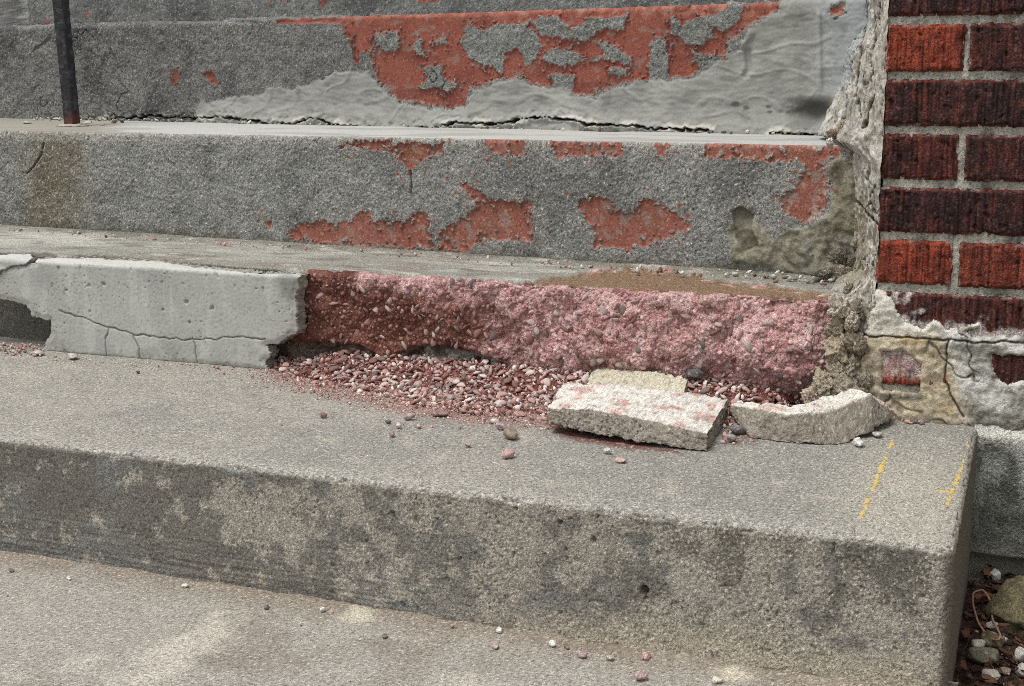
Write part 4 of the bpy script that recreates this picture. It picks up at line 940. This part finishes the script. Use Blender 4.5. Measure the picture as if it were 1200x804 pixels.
for p, s_, i in vis:
    o = bpy.data.objects.new('pebble', peb_data[rng.integers(7)]); link(o)
    o.location = (p+np.array([0, 0, s_*.3])).tolist(); o.scale = (s_*1.2, s_*(.85+.25*rng.random()), s_*.95); o.rotation_euler = (rng.normal()*.4, rng.normal()*.4, rng.random()*6.28)
    tag(o, 'small rounded pink or white pebble in the rubble below the broken step', 'pebble', 'pebbles fallen from the broken step')
small = [(p+np.array([0, 0, s_*.3]), s_, PAL[rng.integers(len(PAL))]) for p, s_, i in st[250:]]
# thin scatter: along the smooth patch, the far left, beyond the pile and by the wall
def strew(poly, z, n, rmin, rmax, fall=None):
    poly = np.array(poly, float); out = []
    while len(out) < n:
        q = poly.min(0)+rng.random(2)*(poly.max(0)-poly.min(0))
        if sdf(q[None, :], poly, 500)[0] > 0: s_ = rmin+(rmax-rmin)*rng.random()**3; p = on_z(q, z); out.append((p+np.array([0, 0, s_*.35]), s_, PAL[rng.integers(len(PAL))]))
    return out
small += strew([(-30, 402), (50, 404), (52, 418), (-30, 416)], .002, 170, .0015, .0042)
small += strew([(55, 417), (320, 433), (330, 440), (60, 424)], 0, 90, .0009, .0024)
small += strew([(230, 432), (310, 436), (400, 462), (500, 484), (430, 482), (330, 460)], 0, 110, .0010, .003)
small += strew([(400, 470), (650, 496), (640, 512), (470, 500)], 0, 60, .0009, .0026)
small += strew([(0, 425), (900, 500), (1100, 600), (600, 570), (0, 500)], 0, 60, .0006, .0013)
small += strew([(640, 470), (960, 470), (940, 486), (860, 500), (650, 494)], .003, 260, .0008, .003)
small += strew([(296, 426), (345, 444), (450, 466), (600, 490), (690, 498), (680, 506), (590, 500), (430, 480), (320, 452), (280, 438)], .0006, 1100, .0005, .0022)
small += strew([(330, 440), (600, 476), (950, 470), (900, 492), (640, 492), (480, 478), (360, 456)], .006, 900, .0005, .0018)
small += strew([(1036, 478), (1088, 486), (1086, 498), (1040, 494)], .001, 60, .0014, .0046)
small += strew([(850, 495), (885, 500), (884, 520), (846, 522)], 0, 30, .002, .006)
small += strew([(0, 655), (820, 780), (830, 800), (0, 700)], ZL, 60, .0007, .0018)
def ledge(n, xr, Yf, off, Zf, rmin, rmax, cols):
    out = []
    for _ in range(n):
        x = xr[0]+(xr[1]-xr[0])*rng.random(); y = float(Yf(x))-off*rng.random()**2.2-.002; s_ = rmin+(rmax-rmin)*rng.random()**3
        out.append((np.array([x, y, float(Zf(x))+s_*.4+.001]), s_, lin(*cols[rng.integers(len(cols))])))
    return out
gcol = [(190, 188, 178), (150, 146, 136), (110, 104, 94), (206, 204, 196), (134, 112, 98)]
crumbs = ledge(420, (-2.0, -.2), YD, .03, ZC, .0010, .0050, gcol)+ledge(420, (-1.85, -.2), YC, .06, lambda x: ZB, .0008, .0042, gcol+[(168, 120, 110)])
crumbs += ledge(110, (-.50, -.19), YC, .05, lambda x: ZB, .0015, .0065, gcol)+ledge(40, (-2.05, -1.75), YD, .10, ZC, .002, .007, gcol)
joined('mortar_grit', crumbs, None, M_peb); bpy.data.objects['mortar_grit']['label'] = 'grey mortar grit lying in the corners of the upper treads'; bpy.data.objects['mortar_grit']['category'] = 'grit'
joined('gravel', small, None, M_peb)
bpy.data.objects['gravel']['label'] = 'fine pinkish gravel spilled over the bottom step'; bpy.data.objects['gravel']['category'] = 'gravel'
A = lambda q: on_z(q, 0.0012); B = lambda q: on_z(q, ZL+.0008)
LS = [((598, 513), A, .0125, (150, 128, 104), 'rough brown stone chip, biggest of the loose ones before the pile'), ((588, 503), A, .009, (176, 138, 136), 'dull mauve pebble touching the rough brown chip'),
 ((580, 496), A, .0062, (226, 218, 208), 'small white chip at the front rim of the pile'), ((595, 536), A, .0098, (204, 150, 140), 'salmon pebble nearest the step edge below the brown chip'),
 ((712, 531), A, .0058, (186, 186, 184), 'small light grey chip before the long slab'), ((727, 541), A, .0088, (208, 158, 148), 'flat pink pebble in front of the long slab'),
 ((455, 496), A, .0048, (110, 92, 86), 'tiny dark pebble left of the scattered ones'), ((467, 501), A, .0058, (206, 178, 166), 'pale oval pebble between two darker ones'), ((491, 501), A, .0046, (190, 140, 130), 'small rosy pebble right of the pale oval one'),
 ((460, 511), A, .005, (168, 132, 122), 'thin brownish chip lying nearest the nosing at left'), ((549, 523), A, .0048, (172, 128, 118), 'lone reddish pebble midway along the tread'), ((480, 491), A, .0082, (166, 138, 134), 'greyish mauve chip just off the pile'),
 ((516, 487), A, .0125, (156, 112, 104), 'flat brick red flake at the front rim of the pile'), ((379, 489), A, .0062, (150, 104, 94), 'small red crumb alone on the left of the tread'), ((1005, 523), A, .0095, (222, 222, 214), 'white angular chip in front of the curved fragment'),
 ((1027, 511), A, .010, (172, 168, 158), 'flat grey flake beside the curved fragment'), ((866, 508), A, .011, (120, 116, 110), 'dark grey chip in the gap between the two slabs'), ((856, 517), A, .009, (150, 146, 138), 'grey chip tucked against the end of the long slab'), ((880, 507), A, .008, (130, 104, 100), 'dusky round pebble under the curved fragment'),
 ((44, 416), A, .0125, (176, 176, 172), 'grey flake fallen off the left end of the smooth patch'), ((86, 420), A, .0125, (186, 178, 164), 'long thin pale flake at the foot of the smooth patch'), ((162, 437), A, .004, (80, 70, 64), 'dark crumb before the smooth patch'),
 ((585, 741), B, .0072, (222, 216, 202), 'off white crumb on the landing close to the riser'), ((580, 759), B, .0065, (196, 158, 128), 'tan crumb on the landing below the off white one'), ((647, 757), B, .007, (226, 222, 214), 'bright white chip on the landing'),
 ((664, 760), B, .0048, (150, 116, 104), 'little brown pebble right of the bright white chip'), ((682, 770), B, .0075, (168, 136, 132), 'mauve pebble on the landing'), ((715, 773), B, .006, (172, 164, 150), 'beige crumb on the landing near the riser base'),
 ((757, 772), B, .0088, (208, 152, 146), 'pink pebble on the landing under the deep bug hole'), ((751, 796), B, .010, (190, 150, 142), 'rosy stone cut close by the bottom edge of the picture'), ((378, 716), B, .0055, (226, 222, 212), 'white chip on the landing left of centre'),
 ((312, 713), B, .0058, (120, 112, 104), 'brownish grey crumb on the landing'), ((217, 688), B, .0058, (220, 210, 196), 'cream chip on the landing at left'), ((81, 679), B, .0048, (218, 206, 190), 'cream speck on the landing near the left edge'), ((13, 670), B, .0052, (128, 120, 110), 'dull speck by the left edge of the landing'), ((451, 747), B, .0058, (136, 106, 96), 'reddish brown crumb on the landing, near the middle'), ((840, 800), B, .008, (212, 204, 186), 'pale chip on the landing in the bottom right'), ((530, 735), B, .0042, (170, 130, 118), 'tiny red crumb on the landing against the riser')]
for i, (q, f_, sz, col, lab) in enumerate(LS):
    flat_stone('stone_chip', q, f_, sz*(.78 if f_ is B else .95), tuple(int(sum(col)/3+(c-sum(col)/3)*.62) for c in col), seed=100+i, lab=lab, cat='stone', group='loose chips on the treads and landing', thick=.35 if 'fla' in lab else .62, sub=3)

# ================================================================ SOIL BED beside the step
ZS = -.208
X = np.concatenate([np.arange(-.001, .13, .0018), np.linspace(.14, .9, 30)]); Y = np.concatenate([np.linspace(-1.7, -.62, 30), np.arange(-.6, .10, .0022)])
P = np.stack(np.meshgrid(X, Y), -1); P = np.concatenate([P, np.full(P.shape[:2]+(1,), ZS)], -1); px = project(P)
h = .008*fbm(P, 9, 3, 340)+.006*noise(P, 45, 341)+.0035*noise(P, 120, 342)-.02*ss(-.02, .03, P[..., 1])
C = mixc(full(P.shape[:2], lin(70, 54, 44)), lin(40, 31, 27), .8*ss(-.1, .3, noise(P, 50, 343))); C = mixc(C, lin(104, 72, 54), .6*ss(.15, .4, noise(P, 110, 344))); C = speck(P, C, .4, 300, 42, lin(150, 130, 112), .4, lin(18, 14, 12), .6)
P[..., 2] += h; tag(grid('soil', P, C, M_soil), kind='structure')
Sf = lambda q: on_z(q, ZS+.004)
def leaf_mesh(L, Wd, curl, seed):
    g = np.random.default_rng(seed); n = 9; v = []; 
    for i in range(n):
        t = i/(n-1); w_ = Wd*math.sin(math.pi*min(1, t*.92+.04))**.8
        for sgn in (-1, 0, 1): v.append([L*(t-.5), sgn*w_*.5*(1+.15*g.normal()), curl*((t-.5)**2*2)+abs(sgn)*Wd*.28+.0004*g.normal()])
    v = np.array(v); F = []
    for i in range(n-1):
        for k in range(2): a = i*3+k; F.append([a, a+1, a+4, a+3])
    return v, np.array(F)
VV = []; FF = []; CC = []; off = 0
LC = [lin(96, 60, 48), lin(80, 54, 44), lin(62, 46, 39), lin(112, 78, 62), lin(50, 41, 36)]
def rz(v, a, tilt=0):
    c, s_ = math.cos(tilt), math.sin(tilt); v = v@np.array([[1, 0, 0], [0, c, s_], [0, -s_, c]]); c, s_ = math.cos(a), math.sin(a); return v@np.array([[c, s_, 0], [-s_, c, 0], [0, 0, 1]])
for i in range(420):
    v, F = leaf_mesh(.008+.022*rng.random(), .002+.006*rng.random(), .004*rng.random(), i)
    v = rz(v, rng.random()*6.28, rng.normal()*.5)+np.array([.006+.16*rng.random(), -.55+.58*rng.random(), ZS+.002+.012*rng.random()]); VV.append(v); FF.append(F+off); off += len(v); CC.append(np.tile(LC[rng.integers(5)]*(.7+.5*rng.random()), (len(v), 1)))
lo = mesh_np('leaf_litter', np.concatenate(VV), np.concatenate(FF), np.concatenate(CC), M_leaf); tag(lo, 'shredded brown leaf litter on the soil', 'leaf litter', kind='stuff')
gs = []
for i in range(500):
    p = np.array([.006+.17*rng.random(), -.58+.60*rng.random(), ZS+.002+.008*rng.random()]); s_ = .0008+.0028*rng.random()**2; gs.append((p, s_, [lin(200, 190, 176), lin(90, 72, 60), lin(60, 48, 42), lin(150, 120, 104)][rng.choice([0, 1, 1, 2, 2, 3])]))
g_ = joined('soil_crumbs', gs, None, M_peb); tag(g_, 'crumbs and grit mixed into the dark soil', 'grit')
for i, (q, L, a, col, lab) in enumerate((((1158, 672), .034, 1.2, 3, 'rust brown leaf upright below the foundation'), ((1151, 663), .03, 2.4, 0, 'brown leaf behind the white stone under the foundation'), ((1172, 690), .026, .5, 1, 'brown leaf between white stone and mossy rock'), ((1130, 745), .028, 1.5, 0, 'reddish leaf pressed against the side of the step'), ((1128, 783), .026, 1.7, 0, 'reddish leaf low beside the step, by the bottom edge'), ((1144, 700), .022, 1.1, 3, 'curled leaf inside the twig loop'))):
    v, F = leaf_mesh(L, L*.34, .006, 900+i); o = mesh_np('dry_leaf', rz(v, a, .5), F, np.tile(LC[col], (len(v), 1)), M_leaf); o.location = (on_z(q, ZS+.014)).tolist(); tag(o, lab, 'leaf', 'dry leaves on the soil')
for i, (q, sz, col, th, lab) in enumerate((((1166, 680), .0115, (226, 226, 224), .8, 'bright white stone nearest the foundation'), ((1145, 760), .0125, (214, 210, 192), .6, 'cream angular stone below the twig loop'), ((1150, 778), .018, (132, 128, 108), .7, 'grey green stone beneath the cream angular one'), ((1162, 756), .019, (124, 108, 82), .5, 'flat brown stone at the tip of the twig loop'), ((1162, 739), .0085, (208, 196, 192), .8, 'small pale stone inside the twig loop'), ((1196, 774), .013, (214, 210, 202), .7, 'white stone at the right edge under the mossy rock'), ((1161, 797), .013, (206, 204, 190), .5, 'pale elongated stone at the very bottom of the soil'), ((1177, 753), .005, (220, 216, 208), .8, 'tiny white pebble touching the mossy rock'), ((1199, 792), .012, (200, 196, 184), .7, 'pale stone in the bottom right corner'), ((1143, 668), .010, (120, 112, 98), .8, 'dull stone wedged between step and foundation'), ((1178, 790), .0075, (160, 140, 124), .7, 'buff stone among litter near the bottom edge'))):
    flat_stone('stone', q, Sf, sz*.92, tuple(int(c*.86) for c in col), seed=160+i, lab=lab, cat='stone', group='stones on the soil', thick=th, sub=3)
Vv, F = ico(5); d = fbm(Vv, 1.2, 2, 611); Vv = Vv*(1+.35*d)[:, None]
for k in range(9):
    n = np.random.default_rng(70+k).normal(size=3); n /= np.linalg.norm(n); s_ = Vv@n; Vv = Vv-np.outer(np.maximum(s_-.78, 0), n)*.85
Vv = Vv*(1+.05*fbm(Vv, 6, 4, 613)+.022*noise(Vv, 26, 614))[:, None]*np.array([.052, .056, .038])
C = full((len(Vv),), lin(112, 104, 80)); C = mixc(C, lin(84, 80, 60), .8*ss(-.1, .3, fbm(Vv, 60, 3, 615))); C = speck(Vv, C, .35, 300, 43, lin(150, 140, 112), .5, lin(44, 40, 32), .6)
o = mesh_np('rock', Vv, F, C, M_coat); o.location = (on_z((1206, 724), ZS)+np.array([0, 0, .016])).tolist(); tag(o, 'large mossy brown rock cut by the right edge, below the foundation', 'rock')
def tube(pts, rad, sides=7, closed=False):
    pts = np.array(pts, float); n = len(pts)
    tg = (np.roll(pts, -1, 0)-np.roll(pts, 1, 0)) if closed else np.gradient(pts, axis=0); tg /= np.linalg.norm(tg, axis=1)[:, None]
    a = np.cross(tg, [0, 0, 1.]); a /= np.linalg.norm(a, axis=1)[:, None]+1e-9; b = np.cross(tg, a); rad = np.broadcast_to(rad, (n,))
    V = np.concatenate([(pts+rad[:, None]*(math.cos(t)*a+math.sin(t)*b))[:, None] for t in np.linspace(0, 2*math.pi, sides, endpoint=False)], 1); F = []
    for i in range(n if closed else n-1):
        for k in range(sides): j = (i+1) % n; F.append([i*sides+k, i*sides+(k+1) % sides, j*sides+(k+1) % sides, j*sides+k])
    return V.reshape(-1, 3), np.array(F)
lp = np.array([(1140, 696), (1143, 693), (1152, 691), (1156, 696), (1160, 703), (1164, 709), (1162, 717), (1163, 726), (1168, 736), (1173, 745), (1170, 750), (1164, 750), (1157, 744), (1151, 737), (1146, 729), (1143, 719), (1140, 708)], float)
W3 = np.array([on_z(q, ZS+.018+.004*math.sin(i*.9)) for i, q in enumerate(lp)]); t_ = np.arange(len(lp)+1); tt2 = np.linspace(0, len(lp), 90, endpoint=False)
W3 = np.stack([np.interp(tt2, t_, np.append(W3[:, k], W3[0, k])) for k in range(3)], -1)
for _ in range(3): W3 = (np.roll(W3, 1, 0)+2*W3+np.roll(W3, -1, 0))/4
V, F = tube(W3, .0013, 7, True); tag(mesh_np('twig_loop', V, F, np.tile(lin(158, 124, 104), (len(V), 1)), M_leaf), 'thin pinkish brown root bent into a closed loop on the soil', 'root')
for i, (a, b, bow, lab) in enumerate((((1165, 652), (1160, 676), .006, 'thin grey stem rising beside the white stone'), ((1176, 660), (1200, 655), .008, 'pale twig running to the right edge under the foundation'), ((1182, 764), (1192, 778), .002, 'short brown twig below the mossy rock'), ((1157, 765), (1165, 790), .002, 'thin brown twig between the lower stones'))):
    p0, p1 = on_z(a, ZS+.016), on_z(b, ZS+.010); t = np.linspace(0, 1, 14)[:, None]; pts = p0*(1-t)+p1*t+np.array([0, 0, 1])*bow*np.sin(t*3.14)+.0012*noise(np.concatenate([t*3, t*0+i, t*0], 1), 2., 9)[:, None]
    V, F = tube(pts, .0009-.0004*t[:, 0], 6); tag(mesh_np('twig', V, F, np.tile(lin(*((120, 112, 104) if i < 2 else (112, 78, 60))), (len(V), 1)), M_leaf), lab, 'twig', 'twigs on the soil')
print('tris', sum(len(o.data.loops)-2*len(o.data.polygons) for o in SC.objects if o.type == 'MESH' and o.name.split('.')[0] not in ('pebble', 'stone')))
